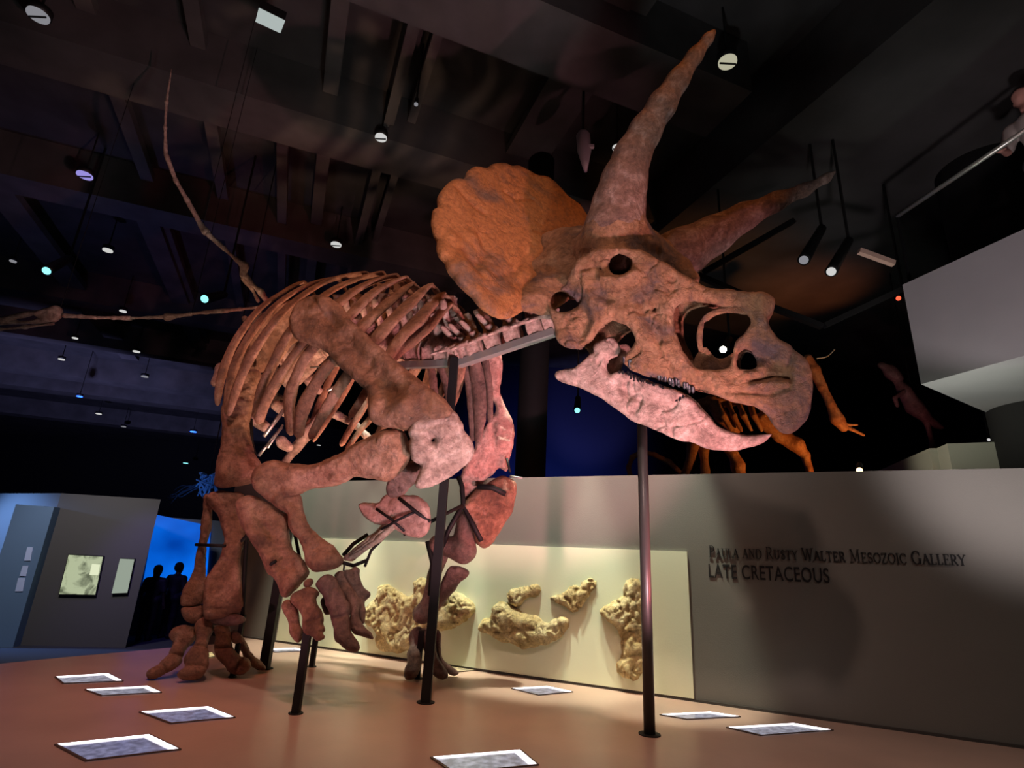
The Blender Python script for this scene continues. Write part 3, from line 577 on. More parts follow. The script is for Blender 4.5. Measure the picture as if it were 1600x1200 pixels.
# track bars and red light on the soffit
tb = [((1090, 430), (1200, 478)), ((1203, 479), (1284, 510)), ((1288, 509), (1410, 452)), ((1100, 425), (1240, 345))]
for i, (p, q) in enumerate(tb):
    lb = ['left half of the black lighting track crossing the red-lit ceiling', 'right half of the black lighting track crossing the red-lit ceiling', 'black track running up to the mezzanine corner', 'black track leading to the two black stage spotlights', 'black track running under the column behind the handrail'][i]
    tag(MBd().bar(at(*p, 5.7), at(*q, 5.7), .03).build('lighting_track', m_can), lb, 'lighting track')
tag(MBd().bar(at(1342, 392, 5.6), at(1397, 412, 5.6), .03, .03).build('ceiling_rod', flat('rod_pale', (.6, .4, .32), .6)), 'pale pinkish rod on the red-lit ceiling beside the spotlights', 'rod')
_rt = gnd(1255, 455, 6.3); spot('red_ceiling_wash', _rt-ZUP*3.4+D1*.6, _rt, 200, (1, .26, .08), 48, .9, .1)
spot('blue_ceiling_wash', (-7.5, 8.5, .5), (-7.5, 10.2, 7.), 170, (.35, .33, 1), 75, .9, .2)
spot('exhibit_wash', (B0+B1)/2+FNn*3.0+ZUP*4.2, (B0+B1)/2+ZUP*1.0, 330, (1, .92, .95), 85, .8, .1)
spot('violet_exhibit_wash', B1+FNn*1.5+ZUP*3.6, B1+ZUP*1.0-fd*.1, 110, (.28, .18, 1), 60, .9, .1)
spot('mezzanine_underside_light', (4.3, 5.2, 1.75), (4.9, 5.6, 3.0), 40, (.95, 1, .85), 110, .8, .1)
spot('lavender_back_wash', (1.6, 13.5, 2.0), at(925, 640, 17.7), 420, (.40, .38, 1), 42, .8, .1)
spot('far_ceiling_wash', (-13, 15, 1.0), (-17, 21, 7.3), 2600, (.42, .42, 1), 105, .9, .3)
spot('blue_back_wash', (.8, 14, .3), (1.0, 17.5, 2.2), 900, (.12, .22, 1), 80, .9, .2)
spot('ceiling_fill', (.5, 2.0, .2), (-1.0, 5.0, 7.0), 230, (.95, .97, 1), 120, .9, .2)
# ================================================================== THE TRICERATOPS
root = thing('triceratops_skeleton', 'huge mounted three-horned dinosaur skeleton striding across the platform', 'dinosaur skeleton', gnd(665, 1098)*[1, 1, 0])
# ---------------------------------------------------------------- skull frame
ah = math.radians(30); rl = math.radians(12)
SF = np.array([math.cos(ah), -math.sin(ah), 0]); SW = np.array([SF[1], -SF[0], 0])*math.cos(rl)-ZUP*math.sin(rl); SV = np.cross(SW, SF)
WK = np.array([[-.8, .30], [-.55, .31], [-.40, .31], [-.1, .26], [.15, .21], [.45, .15], [.7, .12], [.88, .085], [.98, .05], [1.1, .03]])
WJ = np.array([[-.8, .27], [-.5, .26], [0, .17], [.4, .10], [.6, .055], [.75, .03], [1.1, .02]])
def uvw(x, y, K):
    w_ = .2
    for _ in range(8):
        P = onpl(x, y, O_+SW*w_, SW)-O_; w_ = float(np.interp(P@SF, K[:, 0], K[:, 1]))
    return P@SF, P@SV
def skullmesh(name, outer, K, holes, solids, septum, thr, mat, top=None, recess=(), ridges=(), ns=.012, h=.0105, rim=.045, extra=(), cuts=()):
    SEED[0] += 1; P2 = smoothpoly([uvw(x, y, K) for x, y in outer], 3); lo = P2.min(0)-4*h; hi = P2.max(0)+4*h
    if extra: lo = lo-[.32, 0]; hi = hi+[0, .60]
    U, Vv = np.meshgrid(np.arange(lo[0], hi[0], h), np.arange(lo[1], hi[1], h), indexing='ij')
    d = poly_sdf(U, Vv, P2); pl2 = lambda q: smoothpoly([uvw(x, y, K) for x, y in q], 3)
    Q0 = np.stack([U, Vv, U*0], -1); d = d+noise3(Q0, 20, SEED[0], 2)*.004
    dn = d.copy(); k_ = .03
    for q in holes:
        dh = -poly_sdf(U, Vv, pl2(q)); dn = np.maximum(dn, dh)
    wo = np.interp(U, K[:, 0], K[:, 1]); t_ = np.clip(-dn/rim, 0, 1); wo = wo-np.minimum(rim*.9, wo*.85)*(1-np.sqrt(np.clip(1-(1-t_)**2, 0, 1)))
    for (pts, rp, am) in recess: wo = wo-am*np.exp(-(line_d(U, Vv, [uvw(x, y, K) for x, y in pts])/rp)**2)
    for (pts, rp, am) in ridges: wo = wo+am*np.exp(-(line_d(U, Vv, [uvw(x, y, K) for x, y in pts])/rp)**2)
    wo = wo+noise3(Q0, 9, SEED[0]+3, 4)*.016-.020*np.exp(-(noise3(Q0, 12, SEED[0]+7, 3)/.09)**2)*np.clip(1.2-U*.9, .25, 1)
    wi = wo-thr
    if top is not None:
        dt = line_d(U, Vv, [uvw(x, y, K) for x, y in top]); wi = wi-2*np.clip(1.4-dt/.06, 0, 1)
    for q in solids: ds = poly_sdf(U, Vv, pl2(q)); wi = wi-2*(ds < 0)
    wm = wo.max()+5*h+(.12 if extra else 0); zs = np.arange(-wm, wm, h); Z = np.abs(zs)[None, None]
    f = np.maximum(np.maximum(Z-wo[..., None], wi[..., None]-Z), dn[..., None])
    for q in septum: f = np.minimum(f, np.maximum(Z-.018, poly_sdf(U, Vv, pl2(q))[..., None]))
    PP = U[..., None, None]*SF+Vv[..., None, None]*SV+zs[None, None, :, None]*SW
    f = f+noise3(PP, 28, SEED[0]+1, 3)*ns*.45
    f = np.maximum(f, d[..., None]-.004)
    if extra:
        PW = PP+O_; g = chain_sdf(PW, extra, .12)+noise3(PP, 12, SEED[0]+8, 3)*.012
        for q in holes: g = np.maximum(g, -poly_sdf(U, Vv, pl2(q))[..., None]-.01*0)
        k2 = .11; hq = np.clip(.5+.5*(g-f)/k2, 0, 1); f = g+(f-g)*hq-k2*hq*(1-hq)
    for (a_, ra, b_, rb) in cuts: f = np.maximum(f, -chain_sdf(PP+O_, [(a_, ra, b_, rb)]))
    v, q = nets(f, O_+lo[0]*SF+lo[1]*SV-wm*SW, h, (SF, SV, SW))
    if np.dot(np.cross(SF, SV), SW) < 0: q = [r[::-1] for r in q]
    return obj(name, v, q, mat, root)
UP = [(905, 402), (930, 388), (960, 384), (1000, 390), (1030, 406), (1055, 420), (1087, 437), (1110, 446), (1140, 449), (1176, 454), (1203, 457), (1209, 468), (1203, 482), (1198, 498), (1212, 524), (1227, 533), (1245, 546), (1260, 562), (1269, 584), (1272, 608), (1267, 635), (1257, 660), (1242, 674), (1227, 677), (1215, 671), (1205, 659), (1197, 647), (1185, 638), (1164, 631), (1140, 625), (1119, 617), (1101, 611), (1062, 603), (1032, 592), (990, 580), (970, 566), (975, 551), (985, 540), (989, 529), (982, 512), (960, 500), (942, 503), (927, 518), (912, 536), (896, 546), (879, 541), (867, 528), (862, 508), (857, 490), (860, 470), (880, 440), (900, 405)]
def circ(x, y, rx, ry, n=10): return [(x+rx*math.cos(2*math.pi*i/n), y+ry*math.sin(2*math.pi*i/n)) for i in range(n)]
XTRA = [[(962, 404, 3.56, 40), (961, 385, 3.52, 48), (960, 360, 3.47, 46)], [(926, 396, 3.56, 26), (965, 380, 3.50, 30), (1005, 392, 3.55, 25)], [(1005, 394, 3.57, 24), (1045, 417, 3.62, 19), (1080, 437, 3.6, 12)], [(1030, 412, 4.0, 42), (1066, 394, 3.92, 36), (1085, 384, 3.89, 32)], [(968, 392, 3.60, 38), (1000, 398, 3.72, 34), (1030, 412, 3.92, 38)], [(1000, 395, 3.60, 22), (1050, 425, 3.72, 20)],
    [(925, 395, 3.75, 30), (880, 415, 3.80, 26), (845, 425, 3.75, 16)], [(895, 440, 3.68, 30), (850, 455, 3.65, 18), (815, 462, 3.58, 11)], [(868, 474, 3.6, 12), (845, 474, 3.58, 11), (812, 478, 3.5, 8)], [(905, 388, 3.78, 34), (866, 390, 3.90, 30)], [(880, 425, 3.78, 28), (838, 430, 3.80, 18)]]
_oc = at(967, 412, 3.42); _od = nrm(at(967, 412, 3.75)-_oc); XCUT = [(_oc-_od*.1, 19*mpp(_oc), _oc+_od*.33, 17*mpp(_oc)), (at(876, 471, 3.3), 17*mpp(_oc), at(876, 471, 3.85), 15*mpp(_oc))]
NARIS = [(1050, 500), (1052, 482), (1065, 470), (1090, 467), (1120, 474), (1150, 477), (1166, 487), (1172, 502), (1164, 516), (1150, 532), (1144, 550), (1141, 567), (1135, 574), (1110, 577), (1088, 574), (1069, 554), (1055, 526)]
skull = skullmesh('skull', UP, WK, [NARIS, circ(967, 412, 19, 17), circ(876, 471, 18, 14), [(1152, 551), (1163, 543), (1173, 550), (1180, 566), (1177, 574), (1160, 575), (1151, 570)], circ(1019, 482, 2.5, 4, 6)],
    [[(1176, 520), (1240, 520), (1290, 560), (1290, 690), (1190, 690), (1120, 612), (1150, 585), (1185, 580)], [(1160, 440), (1215, 450), (1215, 540), (1180, 530), (1172, 500)]],
    [[(1078, 572), (1078, 553), (1096, 536), (1110, 552), (1126, 556), (1146, 546), (1150, 578), (1110, 582)], [(1083, 508), (1087, 492), (1102, 481), (1120, 474), (1150, 470), (1166, 476), (1164, 485), (1140, 482), (1118, 485), (1101, 491), (1092, 502), (1090, 522), (1094, 542), (1102, 560), (1094, 566), (1084, 544), (1081, 524)]], .05, MS,
    top=[(905, 402), (930, 388), (960, 384), (1000, 390), (1030, 406), (1055, 420), (1087, 437), (1140, 449), (1203, 457)],
    recess=[([(1178, 556), (1200, 560), (1214, 574)], .05, .075), ([(1172, 594), (1205, 588), (1232, 590)], .02, .045), ([(1060, 590), (1100, 605)], .03, .012), ([(1022, 470), (1030, 500), (1042, 530)], .025, .025), ([(1240, 545), (1233, 580), (1235, 606), (1205, 616), (1130, 612)], .014, .022), ([(900, 470), (915, 500), (905, 520)], .05, .05), ([(1000, 470), (1012, 500), (1030, 535)], .02, .03), ([(925, 450), (950, 470)], .03, .03), ([(1080, 600), (1104, 608)], .01, .012), ([(880, 440), (892, 455)], .02, .02)],
    ridges=[([(945, 435), (967, 442), (992, 430)], .04, .045), ([(870, 530), (885, 538)], .05, .03), ([(1030, 440), (1045, 470), (1060, 520), (1085, 575)], .04, .02), ([(1000, 510), (1060, 560), (1130, 605), (1200, 640)], .05, .02), ([(1190, 455), (1192, 500)], .03, .03), ([(910, 430), (930, 470), (990, 495)], .06, .035)],
    extra=[s for q in XTRA for s in pxchain(q)], cuts=XCUT)
JAW = [(864, 583), (872, 576), (895, 572), (921, 548), (925, 536), (942, 528), (955, 527), (965, 540), (962, 552), (948, 558), (943, 572), (950, 586), (962, 580), (985, 584), (1008, 593), (1050, 607), (1078, 622), (1098, 645), (1116, 665), (1140, 675), (1170, 680), (1190, 679), (1206, 677), (1200, 685), (1185, 694), (1164, 701), (1140, 704), (1110, 702), (1080, 693), (1050, 684), (1020, 671), (990, 659), (966, 644), (930, 620), (900, 605), (878, 598), (866, 591)]
jaw = skullmesh('lower_jaw', JAW, WJ, [], [[(1090, 640), (1220, 660), (1220, 720), (1090, 720)]], [], .055, MP, ns=.01, rim=.035,
    recess=[([(975, 612), (1010, 628), (1050, 635)], .03, .02), ([(960, 600), (1000, 625)], .015, .012)], ridges=[([(900, 590), (960, 625), (1040, 665), (1120, 690)], .05, .02)])
# frill
NF = nrm((.51, -.82, .26)); FQ = at(880, 420, 3.95)
FR = [(862, 486), (830, 484), (812, 490), (797, 500), (785, 504), (767, 500), (745, 482), (735, 468), (727, 460), (714, 448), (707, 435), (697, 424), (693, 412), (684, 403), (681, 392), (682, 380), (675, 362), (673, 347), (676, 332), (684, 326), (683, 310), (693, 294), (703, 285), (712, 282), (722, 283), (728, 272), (740, 266), (756, 269), (765, 263), (782, 263), (791, 267), (805, 268), (817, 274), (830, 282), (847, 287), (865, 302), (877, 315), (892, 327), (903, 341), (925, 380), (925, 440), (885, 470)]
frill = slabbone('frill', FR, FQ, FQ+ZUP, .045, MF, skull, R=.07, h=.012, ns=.007, nf=7, NO=NF, curve=.06, crease=.006,
    grooves=[([(712, 300), (735, 325), (752, 338)], 5, .022), ([(783, 308), (800, 318), (825, 320)], 3, .014), ([(745, 375), (757, 400), (740, 420)], 7, .02), ([(720, 400), (745, 440)], 6, .018), ([(828, 368), (860, 373)], 3, .014), ([(770, 440), (800, 430), (820, 400)], 6, .014)],
    bumps=[(715, 425, 14, .03), (735, 380, 12, .022), (750, 440, 12, .03), (790, 470, 18, .025), (820, 440, 16, .03), (850, 410, 20, .03), (700, 380, 10, .02), (880, 440, 22, .05), (860, 470, 18, .05)])
# brow horns
hr = pxchain([(962, 385, 3.52, 40), (960, 362, 3.47, 47), (966, 320, 3.43, 39.5), (974, 283, 3.38, 34), (987, 243, 3.33, 27.5), (1008, 205, 3.26, 24), (1034, 165, 3.18, 20.5), (1060, 125, 3.11, 16), (1086, 88, 3.05, 11), (1106, 61, 3.01, 7), (1115, 50, 2.99, 4)])
chainbone('brow_horn', hr, MH, skull, h=.012, k=.05, ns=.005, nf=9)
hl = pxchain([(1030, 415, 4.0, 44), (1066, 394, 3.92, 37), (1113, 368, 3.86, 29), (1163, 338, 3.78, 20.5), (1213, 315, 3.70, 14.5), (1257, 297, 3.63, 8.5), (1290, 279, 3.58, 4.5), (1304, 269, 3.55, 2)])
chainbone('brow_horn', hl, MH, skull, h=.012, k=.05, ns=.005, nf=9)
# teeth
m_tooth = flat('dark_enamel', (.018, .018, .022), .3, 0, .4, 90, .3)
def tooth(parent, px, py, s, up):
    K = WK if parent is skull else WJ
    u, v_ = uvw(px, py, K); w_ = float(np.interp(u, K[:, 0], K[:, 1]))-.02
    P = O_+SF*u+SV*v_+SW*w_; d = SV*(1 if up else -1); mb = MBd(); n = 6; vs = []; f = []
    r0_ = random.uniform(.7, 1.1)
    for (z, r_) in ((-.03, .011), (0, .0125), (.008*r0_, .010), (.018*r0_, .003)):
        for k in range(n): a_ = 6.283*k/n+s; vs.append(P+d*z+SF*r_*math.cos(a_)+SW*r_*1.2*math.sin(a_))
    for i in range(3):
        for k in range(n): f.append((i*n+k, i*n+(k+1) % n, (i+1)*n+(k+1) % n, (i+1)*n+k))
    f += [tuple(range(n)), tuple(3*n+k for k in range(n))]; return obj('tooth', vs, f, m_tooth, parent)
for i in range(21):
    f = i/20; tooth(skull, 975+f*108+random.uniform(-2, 2), 566+f*45+random.uniform(-2, 3), i, False); tooth(jaw, 968+f*104+random.uniform(-2, 2), 580+f*45-random.uniform(-2, 3), i+.4, True)
# ---------------------------------------------------------------- vertebrae
def vert_template(kind):
    X = lambda *a: np.array(a, float); S = [(X(-.05, 0, 0), .088, X(.05, 0, 0), .088), (X(-.065, 0, 0), .10, X(-.052, 0, 0), .10), (X(.052, 0, 0), .10, X(.065, 0, 0), .10)]
    S = [(X(-.045, 0, 0), .085, X(.045, 0, 0), .085)]
    if kind == 'c':
        S += [(X(0, 0, .08), .045, X(-.01, 0, .12), .035)]; plate = (.06, .33, .055)
        for s in (-1, 1): S += [(X(0, s*.06, .10), .035, X(-.03, s*.20, .16), .026), (X(0, s*.08, .0), .03, X(-.02, s*.17, -.03), .022), (X(-.02, s*.17, -.03), .024, X(-.16, s*.19, -.05), .016)]
    elif kind == 'd':
        S += [(X(0, 0, .08), .05, X(-.02, 0, .16), .03)]; plate = (.08, .50, .06)
        for s in (-1, 1): S += [(X(0, s*.05, .15), .035, X(-.02, s*.22, .34), .026), (X(.05, s*.05, .2), .028, X(-.06, s*.05, .22), .028)]
    else:
        plate = (.06, .22, .04); S += [(X(0, 0, -.08), .022, X(-.05, 0, -.22), .016)]
        for s in (-1, 1): S += [(X(0, s*.06, .03), .026, X(0, s*.18, .03), .018)]
    pts = np.array([p for q in S for p in (q[0], q[2])]+[X(-.12, 0, plate[1])]); lo = pts.min(0)-.14; hi = pts.max(0)+.14; h = .0115
    g = [np.arange(lo[i], hi[i], h) for i in range(3)]; P = np.stack(np.meshgrid(*g, indexing='ij'), -1)
    f = chain_sdf(P, S, .02); r2 = np.sqrt(P[..., 1]**2+P[..., 2]**2)
    cyl = np.maximum(r2-(.088+.022*(np.abs(P[..., 0])/.06)**2), np.abs(P[..., 0])-.062); cyl = np.maximum(cyl, r2-.115)
    sp = np.where(r2 < .13, np.abs(P[..., 0])-.062, -1); f = np.minimum(np.maximum(f, sp*(P[..., 2] < .07)-(P[..., 2] >= .07)), cyl)
    xs_ = P[..., 0]+.25*(P[..., 2]-.05); pf = np.maximum(np.abs(P[..., 1])-.017-.012*np.clip((P[..., 2]-plate[1]+.08)/.08, 0, 1), np.maximum(np.abs(xs_)-plate[2], np.abs(P[..., 2]-(plate[0]+plate[1])/2)-(plate[1]-plate[0])/2))
    f = np.minimum(f, pf); f = f+noise3(P, 22, 77, 3)*.006
    v, q = nets(f, lo, h, np.eye(3)); me = bpy.data.meshes.new('vertebra'); me.from_pydata([tuple(map(float, p)) for p in v], [], q); me.materials.append(MP if kind != 't' else MB)
    me.polygons.foreach_set('use_smooth', [True]*len(me.polygons)); me.update(); return me
TM = {k: vert_template(k) for k in 'cdt'}
def put_vert(P, d, sc, kind, parent=root, lat=BW):
    o = bpy.data.objects.new('vertebra', TM[kind]); COL.objects.link(o); x = nrm(d); y = nrm(np.array(lat)-x*(np.array(lat)@x)); y = -y; z = np.cross(x, y)
    m = Matrix(((x[0]*sc, y[0]*sc, z[0]*sc, P[0]), (x[1]*sc, y[1]*sc, z[1]*sc, P[1]), (x[2]*sc, y[2]*sc, z[2]*sc, P[2]), (0, 0, 0, 1)))
    o.parent = parent; o.matrix_parent_inverse = parent_inv(parent); o.matrix_basis = m; return o
neck = catmull([bod(862, 500, 0), bod(800, 520, 0), bod(745, 541, 0), bod(715, 550, 0)], 60)
for i in range(7):
    t_ = i/6*59; k = int(t_); put_vert(neck[k], neck[max(k-2, 0)]-neck[min(k+2, 59)], .92, 'c')
dors = catmull([bod(700, 552, 0), bod(640, 547, 0), bod(590, 543, 0), bod(530, 540, 0), bod(470, 545, 0), bod(410, 562, 0)], 80)
for i in range(14):
    k = int(i/13*79); put_vert(dors[k], dors[max(k-2, 0)]-dors[min(k+2, 79)], 1.0, 'd')
tail = catmull([bod(400, 566, 0), at(385, 580, 5.5), at(415, 610, 6.1), at(455, 640, 6.5), at(490, 665, 6.8)], 80)
for i in range(13):
    k = int(i/12*79); put_vert(tail[k], tail[max(k-2, 0)]-tail[min(k+2, 79)], 1.0-.045*i, 't')
# ---------------------------------------------------------------- ribs
AX0 = bod(640, 560, 0)
def rib(pts, mat=MB, mirror=False, parent=root):
    P = []; W_ = []
    for x, y, q, r_ in pts:
        p = bod(x, y, q); w_ = r_*mpp(p)*1.0
        if mirror: p = p-BW*2*((p-O_)@BW)
        P.append(p); W_.append(w_)
    n = 44; C_ = catmull(P, n); Wd = catmull([[a_, 0, 0] for a_ in W_], n)[:, 0]; vs = []; fs = []; m = 12
    for i in range(n):
        tg = nrm(C_[min(i+1, n-1)]-C_[max(i-1, 0)]); ctr = AX0+BA*((C_[i]-AX0)@BA); no = C_[i]-ctr; no = nrm(no-tg*(no@tg)); wd = np.cross(tg, no)
        e = min(1, i/1.5+.35, (n-1-i)/1.5+.3); wv = (1.18+.0*i)*Wd[i]*e*(1+.06*math.sin(i*.9+W_[0]*400)); th = .30*Wd[i]*e+.006
        for k in range(m): a_ = 6.283*k/m; vs.append(C_[i]+wd*wv*math.cos(a_)+no*th*math.sin(a_))
    for i in range(n-1):
        for k in range(m): fs.append((i*m+k, i*m+(k+1) % m, (i+1)*m+(k+1) % m, (i+1)*m+k))
    fs += [tuple(range(m))[::-1], tuple((n-1)*m+k for k in range(m))]
    return obj('rib', vs, fs, mat, parent)
RIBS = [
 [(470, 442, .14, 6), (440, 458, .32, 7), (402, 486, .45, 8), (368, 533, .50, 8), (350, 575, .50, 8), (342, 610, .48, 7), (340, 634, .46, 4)],
 [(520, 436, .14, 6), (480, 446, .30, 8), (432, 476, .46, 8), (392, 522, .52, 8), (368, 568, .53, 8), (357, 610, .51, 7), (354, 648, .48, 4)],
 [(565, 428, .14, 7), (510, 440, .32, 9), (455, 475, .50, 9), (418, 517, .56, 9), (388, 565, .57, 8), (368, 612, .54, 7), (357, 650, .50, 4)],
 [(590, 428, .14, 8), (535, 445, .34, 10), (490, 475, .52, 9), (452, 520, .58, 9), (428, 565, .60, 8), (408, 612, .57, 8), (399, 655, .52, 7)],
 [(612, 432, .14, 9), (565, 448, .34, 12), (522, 480, .54, 10), (480, 528, .60, 8), (446, 575, .61, 8), (420, 618, .58, 8), (402, 662, .54, 7)],
 [(628, 436, .14, 9), (585, 456, .34, 12), (545, 495, .52, 10), (488, 545, .60, 9), (462, 590, .61, 9), (452, 630, .58, 10), (455, 680, .54, 8)],
 [(640, 446, .14, 9), (605, 474, .34, 12), (568, 508, .52, 11), (520, 562, .60, 9), (490, 605, .61, 9), (472, 645, .58, 10), (466, 684, .54, 8)],
 [(668, 448, .14, 9), (632, 482, .36, 13), (600, 515, .52, 11), (552, 575, .58, 8), (525, 614, .60, 8), (503, 650, .57, 7), (484, 686, .54, 5)],
 [(688, 462, .14, 10), (655, 498, .34, 13), (625, 530, .48, 10), (596, 575, .54, 7), (572, 612, .55, 6), (546, 653, .52, 4)],
 [(700, 478, .14, 9), (668, 512, .30, 10), (642, 535, .40, 9), (622, 552, .46, 7), (606, 575, .5, 5)]]
RIBS = [[(r_[0][0]+24, r_[0][1]+24, .03, r_[0][3]*.7), (r_[0][0]+12, r_[0][1]+5, .09, r_[0][3])]+r_ for r_ in RIBS]
for r_ in RIBS: rib(r_); 
for r_ in RIBS[1:]: rib(r_, MB, True)
for pts in ([(668, 560, -.38, 5), (676, 590, -.42, 6), (680, 640, -.44, 5)], [(682, 560, -.40, 5), (697, 600, -.44, 5), (704, 650, -.44, 4)], [(722, 556, -.36, 5), (732, 600, -.42, 5), (736, 650, -.44, 4), (738, 690, -.44, 3)], [(738, 552, -.34, 8), (748, 600, -.42, 11), (750, 650, -.44, 9), (746, 690, -.44, 5)], [(755, 548, -.34, 5), (764, 600, -.42, 5), (766, 660, -.45, 4)]):
    rib(pts, MD)
# ---------------------------------------------------------------- hips and tail pieces
slabbone('ilium', [(392, 520), (410, 492), (450, 470), (500, 470), (530, 482), (528, 500), (490, 515), (455, 540), (430, 572), (400, 585), (378, 590), (368, 570), (376, 545)], bod(380, 560, .22), bod(520, 490, .22), .03, MB, root, h=.014)
slabbone('ilium', [(440, 550), (470, 515), (520, 505), (560, 512), (565, 530), (530, 545), (500, 570), (470, 600), (445, 600)], bod(450, 580, -.22), bod(550, 525, -.22), .03, MP, root, h=.014)
chainbone('ischium', pxchain([(400, 590, 5.2, 9), (372, 598, 5.15, 7), (346, 575, 5.0, 8), (336, 598, 4.95, 7)]), MP, root, h=.014)
chainbone('pubis', pxchain([(505, 648, 5.3, 8), (482, 676, 5.3, 9), (462, 700, 5.25, 7), (446, 722, 5.2, 6)]), MP, root, h=.014)
chainbone('ischium', pxchain([(500, 640, 5.4, 7), (530, 650, 5.4, 6), (556, 664, 5.35, 5.5), (573, 682, 5.3, 5), (588, 698, 5.3, 4.5)]), MP, root, h=.014)
for pts in ([(428, 570, 5.2, 6), (452, 600, 5.2, 7)], [(470, 560, 5.3, 7), (486, 596, 5.3, 9), (498, 610, 5.3, 6)], [(400, 655, 5.1, 9), (415, 668, 5.1, 8)], [(440, 690, 5.1, 9), (450, 700, 5.1, 7)], [(432, 632, 5.2, 8), (452, 650, 5.2, 6)]):
    chainbone('tail_bone', pxchain(pts), MP, root, h=.014, ns=.012)
# ---------------------------------------------------------------- near shoulder and arm
slabbone('scapula', [(459, 487), (468, 474), (485, 465), (507, 463), (522, 470), (536, 483), (547, 500), (570, 521), (605, 553), (645, 586), (682, 615), (706, 640), (690, 655), (662, 664), (641, 672), (622, 668), (605, 667), (582, 659), (579, 635), (575, 612), (557, 596), (538, 580), (517, 557), (508, 549), (490, 540), (467, 532), (459, 522), (455, 508)], bod(490, 505, .62), bod(665, 650, .66), .05, MB, root, R=.09, ns=.005, crease=.0035,
    bumps=[(505, 480, 18, .02), (640, 640, 22, .05), (590, 640, 16, .03), (540, 520, 12, .015)], grooves=[([(520, 500), (575, 570), (620, 620)], 12, .03), ([(495, 470), (512, 500)], 3, .015)])
slabbone('coracoid', [(640, 675), (649, 656), (664, 650), (681, 641), (704, 640), (717, 655), (723, 672), (735, 686), (739, 703), (734, 718), (722, 731), (695, 751), (661, 762), (650, 758), (655, 740), (659, 727), (643, 718), (641, 698), (644, 684)], bod(680, 655, .62), bod(690, 740, .56), .055, MP, root, R=.10, holes=[circ(676, 687, 5, 5, 8)], bumps=[(690, 670, 25, .02)], grooves=[([(655, 672), (690, 665), (715, 668)], 3, .012)])
slabbone('humerus', [(631, 680), (639, 700), (638, 718), (630, 732), (620, 741), (607, 751), (592, 749), (579, 747), (560, 744), (549, 746), (536, 756), (522, 760), (500, 762), (480, 766), (467, 773), (450, 776), (437, 784), (425, 782), (413, 768), (402, 750), (402, 734), (410, 726), (424, 721), (437, 722), (460, 727), (487, 726), (513, 719), (524, 712), (545, 701), (571, 686), (590, 676), (603, 671), (618, 671), (627, 674)], bod(420, 752, .72), bod(610, 710, .60), .085, MB, root, R=.10, ns=.01,
    bumps=[(420, 755, 16, .05), (610, 690, 18, .03)], grooves=[([(480, 752), (520, 742)], 10, .02)])
slabbone('radius', [(424, 780), (433, 793), (450, 803), (453, 823), (467, 843), (473, 860), (478, 880), (488, 892), (503, 891), (520, 887), (532, 880), (534, 871), (522, 854), (503, 842), (487, 828), (477, 811), (473, 793), (470, 775), (452, 766), (430, 770)], bod(445, 785, .70), bod(510, 880, .62), .055, MB, root, bumps=[(510, 875, 16, .03)])
slabbone('ulna', [(369, 792), (376, 781), (385, 777), (400, 777), (420, 785), (436, 799), (448, 806), (452, 820), (453, 840), (455, 858), (466, 870), (475, 883), (482, 896), (470, 911), (460, 922), (450, 933), (438, 930), (433, 913), (420, 893), (407, 870), (390, 843), (377, 817)], bod(405, 795, .74), bod(460, 915, .66), .065, MB, root, bumps=[(395, 800, 16, .03), (455, 910, 14, .02)], grooves=[([(400, 800), (430, 850), (445, 890)], 6, .02)], ns=.011)
HB = lambda a_, b_, q=.66: (bod(*a_, q), bod(*b_, q))
def digit(name, poly, a_, b_, q, T_, mat, **k): return slabbone(name, poly, bod(*a_, q), bod(*b_, q), T_, mat, root, R=T_*1.1, h=.0095, **k)
digit('front_toe', [(442, 945), (451, 939), (463, 950), (466, 962), (470, 977), (473, 989), (470, 999), (465, 1003), (457, 996), (451, 983), (447, 965), (443, 953)], (453, 945), (465, 1000), .72, .035, MB, grooves=[([(449, 976), (470, 972)], 1.8, .012), ([(453, 985), (472, 981)], 1.8, .012)])
digit('front_toe', [(456, 932), (465, 924), (480, 918), (492, 920), (498, 927), (493, 935), (496, 947), (502, 956), (505, 968), (503, 975), (509, 984), (504, 988), (509, 995), (502, 1001), (494, 1001), (486, 993), (477, 989), (474, 977), (471, 963), (465, 950), (456, 943)], (475, 925), (497, 998), .70, .042, MB, grooves=[([(474, 977), (500, 967)], 2, .018)])
chainbone('wrist_bone', qchain([(480, 912, .69, 6), (483, 910, .69, 6)]), MB, root, h=.01)
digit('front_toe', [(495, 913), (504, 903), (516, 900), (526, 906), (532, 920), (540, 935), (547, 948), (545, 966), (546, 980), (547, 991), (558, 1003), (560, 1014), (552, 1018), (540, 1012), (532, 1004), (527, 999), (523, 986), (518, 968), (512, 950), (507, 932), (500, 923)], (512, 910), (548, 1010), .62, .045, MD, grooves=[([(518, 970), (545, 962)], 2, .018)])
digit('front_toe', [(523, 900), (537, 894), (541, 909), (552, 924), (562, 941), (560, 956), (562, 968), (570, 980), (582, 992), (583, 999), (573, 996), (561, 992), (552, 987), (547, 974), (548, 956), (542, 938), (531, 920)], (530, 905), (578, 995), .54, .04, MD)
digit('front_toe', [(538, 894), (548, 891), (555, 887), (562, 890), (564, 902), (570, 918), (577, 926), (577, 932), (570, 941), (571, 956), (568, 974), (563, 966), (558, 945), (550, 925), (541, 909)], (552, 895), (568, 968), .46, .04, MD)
chainbone('front_toe', qchain([(508, 940, .56, 6), (512, 955, .56, 5)]), MD, root, h=.01)
